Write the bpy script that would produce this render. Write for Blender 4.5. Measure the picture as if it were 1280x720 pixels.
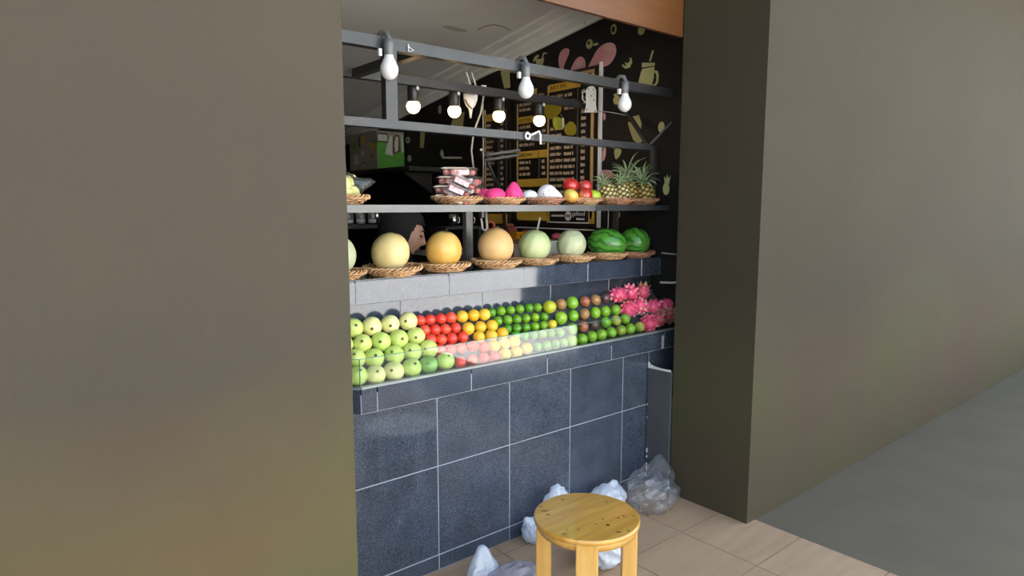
import bpy, bmesh, math, random
from mathutils import Vector, Matrix, Euler, Quaternion, noise

for _o in list(bpy.data.objects):
    bpy.data.objects.remove(_o)
scene = bpy.context.scene
COL = scene.collection
random.seed(7)
R = math.radians

# ------------------------------------------------------------------ camera
cam_data = bpy.data.cameras.new('camera')
cam_data.sensor_fit = 'HORIZONTAL'
cam_data.sensor_width = 36.0
cam_data.lens = 830.0 / 1280.0 * 36.0
cam_data.clip_start = 0.05
cam_data.clip_end = 200
cam = bpy.data.objects.new('camera', cam_data)
COL.objects.link(cam)
cam.location = (-1.820, -2.183, 1.500)
cam.rotation_euler = (R(90 - 7.074), 0, R(-39.8235))
scene.camera = cam

# ------------------------------------------------------------------ sky, sun, exposure
world = bpy.data.worlds.new('sky')
scene.world = world
world.use_nodes = True
wn = world.node_tree
wn.nodes.clear()
w_out = wn.nodes.new('ShaderNodeOutputWorld')
w_bg = wn.nodes.new('ShaderNodeBackground')
w_sky = wn.nodes.new('ShaderNodeTexSky')
w_sky.sky_type = 'NISHITA'
w_sky.sun_disc = False
w_sky.sun_elevation = R(65)
w_sky.sun_rotation = R(10)
w_sky.air_density = 1.6
w_sky.dust_density = 3.0
w_sky.ozone_density = 1.0
w_bg.inputs['Strength'].default_value = 0.30
wn.links.new(w_sky.outputs[0], w_bg.inputs[0])
wn.links.new(w_bg.outputs[0], w_out.inputs[0])

sun_data = bpy.data.lights.new('sun', 'SUN')
sun_data.energy = 10.0
sun_data.angle = R(0.6)
sun_data.color = (1.0, 0.95, 0.87)
sun = bpy.data.objects.new('sun', sun_data)
COL.objects.link(sun)
sun.location = (0, 6, 9)
sun.rotation_euler = Vector((0.08, -math.cos(R(65)), -math.sin(R(65)))).to_track_quat('-Z', 'Y').to_euler()

scene.view_settings.view_transform = 'Standard'
scene.view_settings.look = 'None'
scene.view_settings.gamma = 1.0
scene.view_settings.use_curve_mapping = False
scene.view_settings.exposure = 1.35

# ------------------------------------------------------------------ materials
def new_mat(name):
    m = bpy.data.materials.new(name)
    m.use_nodes = True
    nt = m.node_tree
    return m, nt, nt.nodes['Principled BSDF']

def mat(name, col, rough=0.5, metal=0.0, spec=0.5, col2=None, scale=8.0, detail=4.0, lo=0.35, hi=0.65,
        bump=0.0, bscale=40.0, objvar=None, stretch=None, coat=0.0, emit=None, estr=0.0, ior=1.5, sss=0.0):
    """Procedural principled material: two colours mixed by noise, an optional per-object tint, an optional bump."""
    m, nt, b = new_mat(name)
    N, L = nt.nodes, nt.links
    b.inputs['Roughness'].default_value = rough
    b.inputs['Metallic'].default_value = metal
    b.inputs['Specular IOR Level'].default_value = spec
    b.inputs['IOR'].default_value = ior
    b.inputs['Coat Weight'].default_value = coat
    b.inputs['Coat Roughness'].default_value = 0.05
    tc = N.new('ShaderNodeTexCoord')
    oi = N.new('ShaderNodeObjectInfo')
    add = N.new('ShaderNodeVectorMath'); add.operation = 'ADD'
    sc = N.new('ShaderNodeVectorMath'); sc.operation = 'SCALE'
    sc.inputs['Scale'].default_value = 37.0
    comb = N.new('ShaderNodeCombineXYZ')
    for k in range(3):
        L.new(oi.outputs['Random'], comb.inputs[k])
    L.new(comb.outputs[0], sc.inputs[0])
    L.new(tc.outputs['Object'], add.inputs[0])
    L.new(sc.outputs[0], add.inputs[1])
    vec = add.outputs[0]
    if stretch:
        mp = N.new('ShaderNodeMapping')
        mp.inputs['Scale'].default_value = stretch
        L.new(vec, mp.inputs[0]); vec = mp.outputs[0]
    c2 = col2 if col2 else tuple(min(1, c * 0.88) for c in col)
    nz = N.new('ShaderNodeTexNoise')
    nz.inputs['Scale'].default_value = scale
    nz.inputs['Detail'].default_value = detail
    L.new(vec, nz.inputs['Vector'])
    rp = N.new('ShaderNodeValToRGB')
    rp.color_ramp.elements[0].position = lo
    rp.color_ramp.elements[1].position = hi
    rp.color_ramp.elements[0].color = (*col, 1)
    rp.color_ramp.elements[1].color = (*c2, 1)
    L.new(nz.outputs['Fac'], rp.inputs[0])
    out = rp.outputs[0]
    if objvar:
        mx = N.new('ShaderNodeMix'); mx.data_type = 'RGBA'
        mx.inputs['B'].default_value = (*objvar, 1)
        L.new(oi.outputs['Random'], mx.inputs['Factor'])
        L.new(out, mx.inputs['A'])
        out = mx.outputs['Result']
    L.new(out, b.inputs['Base Color'])
    if bump:
        nb = N.new('ShaderNodeTexNoise'); nb.inputs['Scale'].default_value = bscale
        L.new(vec, nb.inputs['Vector'])
        bp = N.new('ShaderNodeBump'); bp.inputs['Strength'].default_value = bump
        bp.inputs['Distance'].default_value = 0.01
        L.new(nb.outputs['Fac'], bp.inputs['Height'])
        L.new(bp.outputs[0], b.inputs['Normal'])
    if emit:
        b.inputs['Emission Color'].default_value = (*emit, 1)
        b.inputs['Emission Strength'].default_value = estr
    if sss:
        b.inputs['Subsurface Weight'].default_value = sss
        b.inputs['Subsurface Radius'].default_value = (0.01, 0.006, 0.003)
    return m

def clear_mat(name, tint=(0.95, 0.98, 0.97), gloss=0.12, haze=0.0, hazecol=(0.9, 0.92, 0.95), rough=0.02, f0=0.04, wrinkle=0.0):
    """Thin clear sheet: transparent, with Fresnel reflection and an optional milky body."""
    m = bpy.data.materials.new(name)
    m.use_nodes = True
    nt = m.node_tree; N, L = nt.nodes, nt.links
    N.clear()
    out = N.new('ShaderNodeOutputMaterial')
    tr = N.new('ShaderNodeBsdfTransparent'); tr.inputs[0].default_value = (*tint, 1)
    gl = N.new('ShaderNodeBsdfGlossy'); gl.inputs['Roughness'].default_value = rough
    lw = N.new('ShaderNodeLayerWeight'); lw.inputs['Blend'].default_value = 0.5
    fr = N.new('ShaderNodeMath'); fr.operation = 'POWER'; fr.inputs[1].default_value = 4.0
    L.new(lw.outputs['Facing'], fr.inputs[0])
    body = tr
    if haze:
        df = N.new('ShaderNodeBsdfDiffuse'); df.inputs[0].default_value = (*hazecol, 1)
        tl = N.new('ShaderNodeBsdfTranslucent'); tl.inputs[0].default_value = (*hazecol, 1)
        mx0 = N.new('ShaderNodeMixShader'); mx0.inputs[0].default_value = 0.45
        L.new(df.outputs[0], mx0.inputs[1]); L.new(tl.outputs[0], mx0.inputs[2])
        mx1 = N.new('ShaderNodeMixShader'); mx1.inputs[0].default_value = haze
        L.new(tr.outputs[0], mx1.inputs[1]); L.new(mx0.outputs[0], mx1.inputs[2])
        body = mx1
    mult = N.new('ShaderNodeMath'); mult.operation = 'MULTIPLY_ADD'
    mult.inputs[1].default_value = 0.9; mult.inputs[2].default_value = gloss
    L.new(fr.outputs[0], mult.inputs[0])
    mx = N.new('ShaderNodeMixShader')
    L.new(mult.outputs[0], mx.inputs[0])
    L.new(body.outputs[0], mx.inputs[1]); L.new(gl.outputs[0], mx.inputs[2])
    L.new(mx.outputs[0], out.inputs[0])
    if wrinkle:
        tc = N.new('ShaderNodeTexCoord')
        nb = N.new('ShaderNodeTexNoise'); nb.inputs['Scale'].default_value = 22
        L.new(tc.outputs['Object'], nb.inputs['Vector'])
        bp = N.new('ShaderNodeBump'); bp.inputs['Strength'].default_value = wrinkle; bp.inputs['Distance'].default_value = 0.02
        L.new(nb.outputs['Fac'], bp.inputs['Height'])
        L.new(bp.outputs[0], gl.inputs['Normal'])
        if haze:
            L.new(bp.outputs[0], df.inputs['Normal'])
    return m

def granite_mat():
    m, nt, b = new_mat('dark granite tile')
    N, L = nt.nodes, nt.links
    tc = N.new('ShaderNodeTexCoord'); oi = N.new('ShaderNodeObjectInfo')
    comb = N.new('ShaderNodeCombineXYZ')
    for k in range(3): L.new(oi.outputs['Random'], comb.inputs[k])
    add = N.new('ShaderNodeVectorMath'); add.operation = 'ADD'
    L.new(tc.outputs['Object'], add.inputs[0]); L.new(comb.outputs[0], add.inputs[1])
    n1 = N.new('ShaderNodeTexNoise'); n1.inputs['Scale'].default_value = 230; n1.inputs['Detail'].default_value = 3
    n2 = N.new('ShaderNodeTexNoise'); n2.inputs['Scale'].default_value = 9; n2.inputs['Detail'].default_value = 6
    L.new(add.outputs[0], n1.inputs['Vector']); L.new(add.outputs[0], n2.inputs['Vector'])
    r1 = N.new('ShaderNodeValToRGB')
    r1.color_ramp.elements[0].position = 0.36; r1.color_ramp.elements[0].color = (0.022, 0.029, 0.042, 1)
    r1.color_ramp.elements[1].position = 0.68; r1.color_ramp.elements[1].color = (0.068, 0.084, 0.112, 1)
    L.new(n1.outputs['Fac'], r1.inputs[0])
    r2 = N.new('ShaderNodeValToRGB')
    r2.color_ramp.elements[0].position = 0.3; r2.color_ramp.elements[0].color = (0.82, 0.82, 0.82, 1)
    r2.color_ramp.elements[1].position = 0.7; r2.color_ramp.elements[1].color = (1.15, 1.15, 1.15, 1)
    L.new(n2.outputs['Fac'], r2.inputs[0])
    mx = N.new('ShaderNodeMix'); mx.data_type = 'RGBA'; mx.blend_type = 'MULTIPLY'; mx.inputs['Factor'].default_value = 1
    L.new(r1.outputs[0], mx.inputs['A']); L.new(r2.outputs[0], mx.inputs['B'])
    L.new(mx.outputs['Result'], b.inputs['Base Color'])
    b.inputs['Roughness'].default_value = 0.12
    b.inputs['IOR'].default_value = 1.55
    b.inputs['Coat Weight'].default_value = 0.42
    b.inputs['Coat Roughness'].default_value = 0.05
    r3 = N.new('ShaderNodeMapRange'); r3.inputs['To Min'].default_value = 0.05; r3.inputs['To Max'].default_value = 0.16
    L.new(n2.outputs['Fac'], r3.inputs['Value']); L.new(r3.outputs[0], b.inputs['Roughness'])
    return m

def watermelon_mat():
    m, nt, b = new_mat('watermelon rind')
    N, L = nt.nodes, nt.links
    tc = N.new('ShaderNodeTexCoord')
    sep = N.new('ShaderNodeSeparateXYZ'); L.new(tc.outputs['Object'], sep.inputs[0])
    at = N.new('ShaderNodeMath'); at.operation = 'ARCTAN2'
    L.new(sep.outputs['Y'], at.inputs[0]); L.new(sep.outputs['Z'], at.inputs[1])
    nz = N.new('ShaderNodeTexNoise'); nz.inputs['Scale'].default_value = 16; nz.inputs['Detail'].default_value = 5
    L.new(tc.outputs['Object'], nz.inputs['Vector'])
    ma = N.new('ShaderNodeMath'); ma.operation = 'MULTIPLY_ADD'; ma.inputs[1].default_value = 1.1
    L.new(nz.outputs['Fac'], ma.inputs[0]); L.new(at.outputs[0], ma.inputs[2])
    mu = N.new('ShaderNodeMath'); mu.operation = 'MULTIPLY'; mu.inputs[1].default_value = 11.0
    L.new(ma.outputs[0], mu.inputs[0])
    sn = N.new('ShaderNodeMath'); sn.operation = 'SINE'; L.new(mu.outputs[0], sn.inputs[0])
    rp = N.new('ShaderNodeValToRGB')
    rp.color_ramp.elements[0].position = 0.45; rp.color_ramp.elements[0].color = (0.075, 0.25, 0.028, 1)
    rp.color_ramp.elements[1].position = 0.85; rp.color_ramp.elements[1].color = (0.030, 0.130, 0.016, 1)
    mr = N.new('ShaderNodeMapRange'); mr.inputs['From Min'].default_value = -1
    L.new(sn.outputs[0], mr.inputs['Value']); L.new(mr.outputs[0], rp.inputs[0])
    L.new(rp.outputs[0], b.inputs['Base Color'])
    b.inputs['Roughness'].default_value = 0.22
    return m

def attr_mat(name, attr, c0, c1, rough=0.6, spec=0.4):
    m, nt, b = new_mat(name)
    N, L = nt.nodes, nt.links
    a = N.new('ShaderNodeAttribute'); a.attribute_name = attr
    mx = N.new('ShaderNodeMix'); mx.data_type = 'RGBA'
    mx.inputs['A'].default_value = (*c0, 1); mx.inputs['B'].default_value = (*c1, 1)
    L.new(a.outputs['Fac'], mx.inputs['Factor'])
    L.new(mx.outputs['Result'], b.inputs['Base Color'])
    b.inputs['Roughness'].default_value = rough
    b.inputs['Specular IOR Level'].default_value = spec
    return m

def wood_mat(name, c1, c2, knot=(0.12, 0.045, 0.012), rough=0.35, knots=True, axis='X'):
    m, nt, b = new_mat(name)
    N, L = nt.nodes, nt.links
    tc = N.new('ShaderNodeTexCoord')
    mp = N.new('ShaderNodeMapping')
    mp.inputs['Scale'].default_value = {'X': (1.6, 16, 16), 'Z': (16, 16, 1.6)}[axis]
    L.new(tc.outputs['Object'], mp.inputs[0])
    n1 = N.new('ShaderNodeTexNoise'); n1.inputs['Scale'].default_value = 2.4; n1.inputs['Detail'].default_value = 5
    n1.inputs['Distortion'].default_value = 0.8
    L.new(mp.outputs[0], n1.inputs['Vector'])
    rp = N.new('ShaderNodeValToRGB')
    rp.color_ramp.elements[0].position = 0.3; rp.color_ramp.elements[0].color = (*c1, 1)
    rp.color_ramp.elements[1].position = 0.72; rp.color_ramp.elements[1].color = (*c2, 1)
    L.new(n1.outputs['Fac'], rp.inputs[0])
    out = rp.outputs[0]
    if knots:
        vo = N.new('ShaderNodeTexVoronoi'); vo.inputs['Scale'].default_value = 14
        mp2 = N.new('ShaderNodeMapping'); mp2.inputs['Scale'].default_value = (0.45, 1, 1) if axis == 'X' else (1, 1, 0.45)
        L.new(tc.outputs['Object'], mp2.inputs[0]); L.new(mp2.outputs[0], vo.inputs['Vector'])
        n2 = N.new('ShaderNodeTexNoise'); n2.inputs['Scale'].default_value = 5
        L.new(tc.outputs['Object'], n2.inputs['Vector'])
        ad = N.new('ShaderNodeMath'); ad.operation = 'ADD'
        L.new(vo.outputs['Distance'], ad.inputs[0]); L.new(n2.outputs['Fac'], ad.inputs[1])
        r2 = N.new('ShaderNodeValToRGB')
        r2.color_ramp.elements[0].position = 0.50; r2.color_ramp.elements[0].color = (1, 1, 1, 1)
        r2.color_ramp.elements[1].position = 0.57; r2.color_ramp.elements[1].color = (0, 0, 0, 1)
        L.new(ad.outputs[0], r2.inputs[0])
        mx = N.new('ShaderNodeMix'); mx.data_type = 'RGBA'
        L.new(r2.outputs[0], mx.inputs['Factor']); L.new(out, mx.inputs['A'])
        mx.inputs['B'].default_value = (*knot, 1)
        out = mx.outputs['Result']
    L.new(out, b.inputs['Base Color'])
    b.inputs['Roughness'].default_value = rough
    return m

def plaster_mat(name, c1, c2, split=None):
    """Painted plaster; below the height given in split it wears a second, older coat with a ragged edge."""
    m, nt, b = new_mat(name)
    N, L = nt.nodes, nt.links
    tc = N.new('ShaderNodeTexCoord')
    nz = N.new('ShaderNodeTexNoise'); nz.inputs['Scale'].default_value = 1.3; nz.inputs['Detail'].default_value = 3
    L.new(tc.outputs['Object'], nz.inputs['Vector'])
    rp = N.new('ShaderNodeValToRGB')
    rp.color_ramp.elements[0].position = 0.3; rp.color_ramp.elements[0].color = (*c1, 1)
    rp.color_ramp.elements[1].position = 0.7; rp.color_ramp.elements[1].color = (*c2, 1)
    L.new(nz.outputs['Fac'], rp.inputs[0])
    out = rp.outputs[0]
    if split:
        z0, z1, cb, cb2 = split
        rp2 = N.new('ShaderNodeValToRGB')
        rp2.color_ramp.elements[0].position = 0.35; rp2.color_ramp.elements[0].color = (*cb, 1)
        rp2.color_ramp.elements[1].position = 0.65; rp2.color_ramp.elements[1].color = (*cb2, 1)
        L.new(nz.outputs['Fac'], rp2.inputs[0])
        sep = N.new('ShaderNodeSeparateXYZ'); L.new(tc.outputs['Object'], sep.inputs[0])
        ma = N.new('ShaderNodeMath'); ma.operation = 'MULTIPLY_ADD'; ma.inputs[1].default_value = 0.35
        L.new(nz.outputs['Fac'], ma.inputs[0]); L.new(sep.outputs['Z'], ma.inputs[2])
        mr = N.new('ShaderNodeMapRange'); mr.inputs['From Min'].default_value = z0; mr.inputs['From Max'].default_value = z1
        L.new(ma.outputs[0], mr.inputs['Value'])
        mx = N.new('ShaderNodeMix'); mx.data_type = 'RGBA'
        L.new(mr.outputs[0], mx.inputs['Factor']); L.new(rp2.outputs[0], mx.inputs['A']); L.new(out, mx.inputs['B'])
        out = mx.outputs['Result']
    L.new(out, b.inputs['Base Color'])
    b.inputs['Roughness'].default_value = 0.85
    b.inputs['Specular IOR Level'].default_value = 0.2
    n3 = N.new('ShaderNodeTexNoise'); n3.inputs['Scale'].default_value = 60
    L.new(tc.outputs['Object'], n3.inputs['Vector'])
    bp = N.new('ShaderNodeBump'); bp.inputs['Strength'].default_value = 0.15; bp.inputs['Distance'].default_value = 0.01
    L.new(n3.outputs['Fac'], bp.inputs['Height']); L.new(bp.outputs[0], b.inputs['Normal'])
    return m

M = {}
M['granite'] = granite_mat()
M['grout'] = mat('pale grout', (0.30, 0.32, 0.35), 0.8)
M['grout_floor'] = mat('brown floor grout', (0.10, 0.07, 0.045), 0.9)
M['floor_tile'] = mat('beige wood-look floor tile', (0.43, 0.285, 0.165), 0.62, spec=0.2, col2=(0.33, 0.20, 0.11), scale=3.0, stretch=(1, 7, 1), objvar=(0.37, 0.24, 0.14))
M['plaster_left'] = plaster_mat('taupe plaster with an olive lower coat', (0.0592, 0.0474, 0.0311), (0.0518, 0.0414, 0.0281),
                                (0.85, 1.30, (0.0784, 0.0752, 0.0288), (0.0944, 0.0592, 0.0288)))
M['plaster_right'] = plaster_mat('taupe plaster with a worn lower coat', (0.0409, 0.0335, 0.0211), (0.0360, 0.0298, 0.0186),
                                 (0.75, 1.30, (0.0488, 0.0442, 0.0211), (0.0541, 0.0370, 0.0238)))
M['black_wall'] = mat('black painted wall', (0.0095, 0.0090, 0.0085), 0.55, spec=0.3, bump=0.1, bscale=60)
M['dark_back'] = mat('dark back wall', (0.006, 0.006, 0.006), 0.8, spec=0.2)
M['ceiling'] = mat('grey white ceiling board', (0.82, 0.82, 0.79), 0.85, spec=0.2, col2=(0.72, 0.70, 0.65), scale=1.6, lo=0.45, hi=0.75)
M['stain'] = mat('damp stain', (0.55, 0.52, 0.45), 0.85)
M['cornice'] = mat('off white cornice', (0.88, 0.87, 0.83), 0.7, col2=(0.80, 0.78, 0.72), scale=4)
M['header'] = wood_mat('orange brown board', (0.1178, 0.0422, 0.0068), (0.0837, 0.0285, 0.0050), knots=False, rough=0.5)
M['pavement'] = mat('pale concrete pavement', (0.66, 0.65, 0.62), 0.9, col2=(0.58, 0.57, 0.55), scale=2)
M['asphalt'] = mat('dark asphalt', (0.055, 0.055, 0.058), 0.9, col2=(0.07, 0.07, 0.07), scale=30)
M['footpath'] = mat('dark taupe concrete footpath', (0.125, 0.100, 0.064), 0.9, spec=0.2, col2=(0.112, 0.090, 0.058), scale=4)
M['white_house'] = mat('white rendered house', (0.80, 0.80, 0.78), 0.9)
M['steel'] = mat('dark grey painted steel', (0.046, 0.045, 0.045), 0.45, metal=0.1, col2=(0.036, 0.0355, 0.0355), scale=20)
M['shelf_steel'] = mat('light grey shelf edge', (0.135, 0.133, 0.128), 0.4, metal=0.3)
M['alu'] = mat('dull aluminium', (0.26, 0.29, 0.29), 0.4, metal=0.5)
M['glass'] = clear_mat('clear glass', (0.96, 0.985, 0.975), gloss=0.052, rough=0.005)
M['glass_edge'] = mat('green glass edge', (0.10, 0.26, 0.21), 0.15)
M['bed'] = mat('grey display bed', (0.06, 0.065, 0.07), 0.6)
M['panel_grey'] = mat('grey painted sheet', (0.058, 0.061, 0.067), 0.55, col2=(0.048, 0.051, 0.055))
M['chip'] = mat('chipped white paint', (0.55, 0.54, 0.52), 0.7)
M['rattan'] = mat('honey rattan', (0.64, 0.40, 0.20), 0.42, col2=(0.40, 0.19, 0.075), scale=45, lo=0.4, hi=0.68)
M['rattan_red'] = mat('reddish rattan', (0.50, 0.25, 0.14), 0.45, col2=(0.30, 0.12, 0.06), scale=45, lo=0.4, hi=0.68)
M['melon_cream'] = mat('cream yellow melon skin', (0.70, 0.60, 0.30), 0.4, col2=(0.66, 0.47, 0.15), scale=5, bump=0.05, bscale=70)
M['melon_gold'] = mat('golden melon skin', (0.72, 0.52, 0.19), 0.4, col2=(0.68, 0.36, 0.06), scale=6, bump=0.05, bscale=70)
M['melon_peach'] = mat('peach melon skin', (0.70, 0.45, 0.20), 0.45, col2=(0.64, 0.36, 0.12), scale=6, bump=0.05, bscale=70)
M['melon_green'] = mat('pale green netted melon skin', (0.50, 0.53, 0.26), 0.5, col2=(0.36, 0.44, 0.18), scale=14, bump=0.25, bscale=90)
M['melon_pale'] = mat('pale netted melon skin', (0.52, 0.52, 0.31), 0.5, col2=(0.42, 0.45, 0.25), scale=14, bump=0.25, bscale=90)
M['watermelon'] = watermelon_mat()
M['stem'] = mat('dry stem', (0.16, 0.11, 0.05), 0.8)
M['guava'] = mat('yellow green guava skin', (0.62, 0.66, 0.19), 0.32, col2=(0.47, 0.57, 0.10), scale=26, objvar=(0.48, 0.63, 0.14), lo=0.45, hi=0.75)
M['guava_yellow'] = mat('pale yellow guava skin', (0.78, 0.72, 0.30), 0.32, col2=(0.64, 0.63, 0.18), scale=26, lo=0.45, hi=0.75)
M['guava_green'] = mat('green guava skin', (0.25, 0.46, 0.10), 0.32, col2=(0.17, 0.34, 0.05), scale=20)
M['calyx'] = mat('brown calyx', (0.13, 0.11, 0.03), 0.8)
M['tomato'] = mat('tomato skin', (0.74, 0.055, 0.030), 0.2, col2=(0.68, 0.04, 0.024), objvar=(0.78, 0.09, 0.04))
M['orange'] = mat('yellow orange peel', (0.80, 0.40, 0.012), 0.34, bump=0.12, bscale=220, objvar=(0.80, 0.52, 0.05))
M['lime'] = mat('lime peel', (0.13, 0.30, 0.010), 0.26, col2=(0.21, 0.36, 0.012), scale=20, bump=0.08, bscale=220, objvar=(0.07, 0.24, 0.012))
M['lemon'] = mat('small yellow lime peel', (0.62, 0.47, 0.03), 0.3, bump=0.08, bscale=200)
M['bigorange'] = mat('yellow green orange peel', (0.36, 0.42, 0.02), 0.3, col2=(0.48, 0.46, 0.03), scale=18, bump=0.12, bscale=160)
M['pf_green'] = mat('green passion fruit rind', (0.22, 0.42, 0.025), 0.22, col2=(0.30, 0.46, 0.03), scale=24, objvar=(0.16, 0.38, 0.022))
M['pf_brown'] = mat('tan passion fruit rind', (0.38, 0.185, 0.075), 0.16, col2=(0.32, 0.17, 0.055), scale=24)
M['pf_red'] = mat('rusty passion fruit rind', (0.40, 0.125, 0.06), 0.16, col2=(0.30, 0.10, 0.05), scale=24)
M['pf_dark'] = mat('dark purple passion fruit rind', (0.085, 0.045, 0.045), 0.18, col2=(0.12, 0.06, 0.05), scale=24)
M['pf_ripe'] = mat('green and yellow blotched passion fruit rind', (0.19, 0.33, 0.02), 0.22, col2=(0.50, 0.40, 0.10), scale=40)
M['dragon'] = mat('pink dragon fruit skin', (0.80, 0.085, 0.19), 0.4, col2=(0.68, 0.06, 0.14), scale=18)
M['dragon_scale'] = mat('pink and green dragon fruit bracts', (0.84, 0.20, 0.27), 0.45, col2=(0.62, 0.42, 0.24), scale=26, lo=0.5, hi=0.68)
M['dragon_scale_green'] = mat('withered yellow green bracts', (0.48, 0.36, 0.14), 0.5, col2=(0.60, 0.16, 0.16), scale=24, lo=0.5, hi=0.68)
M['pink_net'] = mat('bright pink foam net', (0.86, 0.055, 0.23), 0.6, col2=(0.80, 0.035, 0.18), scale=30)
M['white_net'] = mat('white foam net', (0.82, 0.81, 0.80), 0.6, col2=(0.72, 0.71, 0.72), scale=16)
M['dark_mark'] = mat('grey print mark', (0.12, 0.12, 0.14), 0.7)
M['apple_red'] = mat('red and yellow apple skin', (0.46, 0.028, 0.022), 0.2, col2=(0.72, 0.42, 0.08), scale=9, lo=0.48, hi=0.66, coat=0.3)
M['apple_dark'] = mat('dark red apple skin', (0.40, 0.02, 0.03), 0.2, col2=(0.48, 0.06, 0.04), scale=9, coat=0.3)
M['apple_yellow'] = mat('yellow apple skin with a red flush', (0.70, 0.52, 0.09), 0.22, col2=(0.60, 0.16, 0.05), scale=8, lo=0.52, hi=0.72, coat=0.3)
M['apple_green'] = mat('green apple skin', (0.40, 0.52, 0.03), 0.22, col2=(0.34, 0.45, 0.03), coat=0.3)
M['pine_body'] = attr_mat('pineapple rind', 'eye', (0.10, 0.058, 0.014), (0.62, 0.55, 0.24))
M['pine_body_gold'] = attr_mat('golden pineapple rind', 'eye', (0.085, 0.055, 0.012), (0.50, 0.36, 0.08))
M['pine_leaf'] = mat('grey green pineapple leaf', (0.20, 0.30, 0.11), 0.45, col2=(0.36, 0.43, 0.24), scale=25, objvar=(0.32, 0.39, 0.20))
M['berry'] = mat('dark red berries', (0.50, 0.06, 0.055), 0.35, col2=(0.62, 0.20, 0.15), scale=90)
M['clam'] = clear_mat('clear plastic box', (0.97, 0.95, 0.95), gloss=0.05, haze=0.10, hazecol=(0.9, 0.70, 0.68), rough=0.08)
M['tan_lid'] = clear_mat('amber tinted clear lid', (0.93, 0.80, 0.62), gloss=0.07, haze=0.35, hazecol=(0.80, 0.55, 0.32), rough=0.12)
M['label_pink'] = mat('white and pink label', (0.80, 0.70, 0.72), 0.5, col2=(0.70, 0.34, 0.42), scale=55, lo=0.5, hi=0.62)
M['label_white'] = mat('white and grey label', (0.78, 0.75, 0.70), 0.5, col2=(0.30, 0.25, 0.22), scale=60, lo=0.52, hi=0.62)
M['film'] = clear_mat('plastic cling film', (0.98, 0.98, 0.94), gloss=0.05, haze=0.05, rough=0.10, wrinkle=0.5)
M['slice'] = mat('yellow green fruit slice', (0.72, 0.66, 0.24), 0.4, col2=(0.52, 0.50, 0.16), scale=12)
M['bag_white'] = clear_mat('white carrier bag plastic', (0.95, 0.96, 0.98), gloss=0.05, haze=0.80, hazecol=(0.80, 0.84, 0.90), rough=0.3, wrinkle=0.2)
M['bag_clear'] = clear_mat('clear crumpled plastic', (0.95, 0.955, 0.97), gloss=0.06, haze=0.085, hazecol=(0.75, 0.78, 0.84), rough=0.18, wrinkle=0.9)
M['bag_lilac'] = clear_mat('lilac tinted bag plastic', (0.93, 0.92, 0.95), gloss=0.06, haze=0.60, hazecol=(0.62, 0.58, 0.64), rough=0.25, wrinkle=0.6)
M['stool_top'] = wood_mat('varnished pine seat', (0.62, 0.325, 0.050), (0.46, 0.205, 0.026), rough=0.28, knots=False)
M['knot'] = mat('dark knot in pine', (0.085, 0.028, 0.006), 0.35, col2=(0.16, 0.06, 0.014), scale=60)
M['stool_leg'] = wood_mat('varnished pine leg', (0.62, 0.36, 0.10), (0.52, 0.27, 0.062), knots=False, rough=0.32, axis='Z')
_b = M['stool_top'].node_tree.nodes['Principled BSDF']
_b.inputs['Coat Weight'].default_value = 0.8
_b.inputs['Coat Roughness'].default_value = 0.06
M['stool_rim'] = wood_mat('varnished pine edge', (0.60, 0.34, 0.09), (0.48, 0.235, 0.05), knots=False, rough=0.3)
M['black_plastic'] = mat('black plastic', (0.018, 0.018, 0.018), 0.4)
M['grey_plastic'] = mat('grey plastic', (0.12, 0.12, 0.12), 0.4)
M['bulb_off'] = mat('white opal bulb', (0.72, 0.71, 0.68), 0.25, sss=0.0)
M['bulb_on'] = mat('lit warm bulb', (1.0, 0.9, 0.7), 0.4, emit=(1.0, 0.66, 0.30), estr=6.0)
M['white_plastic'] = mat('white plastic', (0.66, 0.65, 0.61), 0.45)
M['cable'] = mat('white cable', (0.42, 0.41, 0.38), 0.5)
M['art_pink'] = mat('pink wall paint', (0.52, 0.225, 0.245), 0.7, col2=(0.56, 0.28, 0.28), scale=10)
M['art_pale'] = mat('pale pink wall paint', (0.58, 0.36, 0.33), 0.7)
M['art_green'] = mat('pale green wall paint', (0.40, 0.40, 0.17), 0.7, col2=(0.44, 0.43, 0.20), scale=10)
M['art_yellow'] = mat('pale yellow wall paint', (0.42, 0.37, 0.15), 0.7)
M['art_cream'] = mat('cream wall paint', (0.52, 0.50, 0.40), 0.7)
M['menu_black'] = mat('black brown menu print', (0.011, 0.007, 0.006), 0.5)
M['menu_orange'] = mat('mustard menu print', (0.62, 0.38, 0.045), 0.5, col2=(0.54, 0.33, 0.04), scale=6)
M['menu_line'] = mat('tan menu rule', (0.62, 0.40, 0.16), 0.5)
M['menu_text'] = mat('faded beige lettering', (0.56, 0.43, 0.29), 0.6)
M['menu_white'] = mat('white lettering', (0.78, 0.76, 0.72), 0.6)
M['menu_dark'] = mat('dark lettering on mustard', (0.13, 0.075, 0.012), 0.6)
M['menu_grey'] = mat('grey rule', (0.10, 0.10, 0.10), 0.6)
M['art_olive'] = mat('olive leaf print', (0.30, 0.24, 0.016), 0.6, col2=(0.36, 0.29, 0.016), scale=8)
M['art_lime'] = mat('lime fruit print', (0.38, 0.46, 0.02), 0.5, col2=(0.58, 0.58, 0.08), scale=18)
M['box_grey'] = mat('grey printed carton', (0.2700, 0.2300, 0.1900), 0.6, col2=(0.3400, 0.3000, 0.2600), scale=10)
M['box_green'] = mat('green printed carton', (0.0900, 0.3200, 0.0440), 0.5)
M['print_pale'] = mat('pale print', (0.58, 0.56, 0.53), 0.5)
M['print_brown'] = mat('brown print', (0.10, 0.055, 0.03), 0.5)
M['shelf_black'] = mat('black shelf board', (0.022, 0.021, 0.020), 0.5)
M['white_lam'] = mat('white worktop', (0.55, 0.53, 0.49), 0.4)
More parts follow.
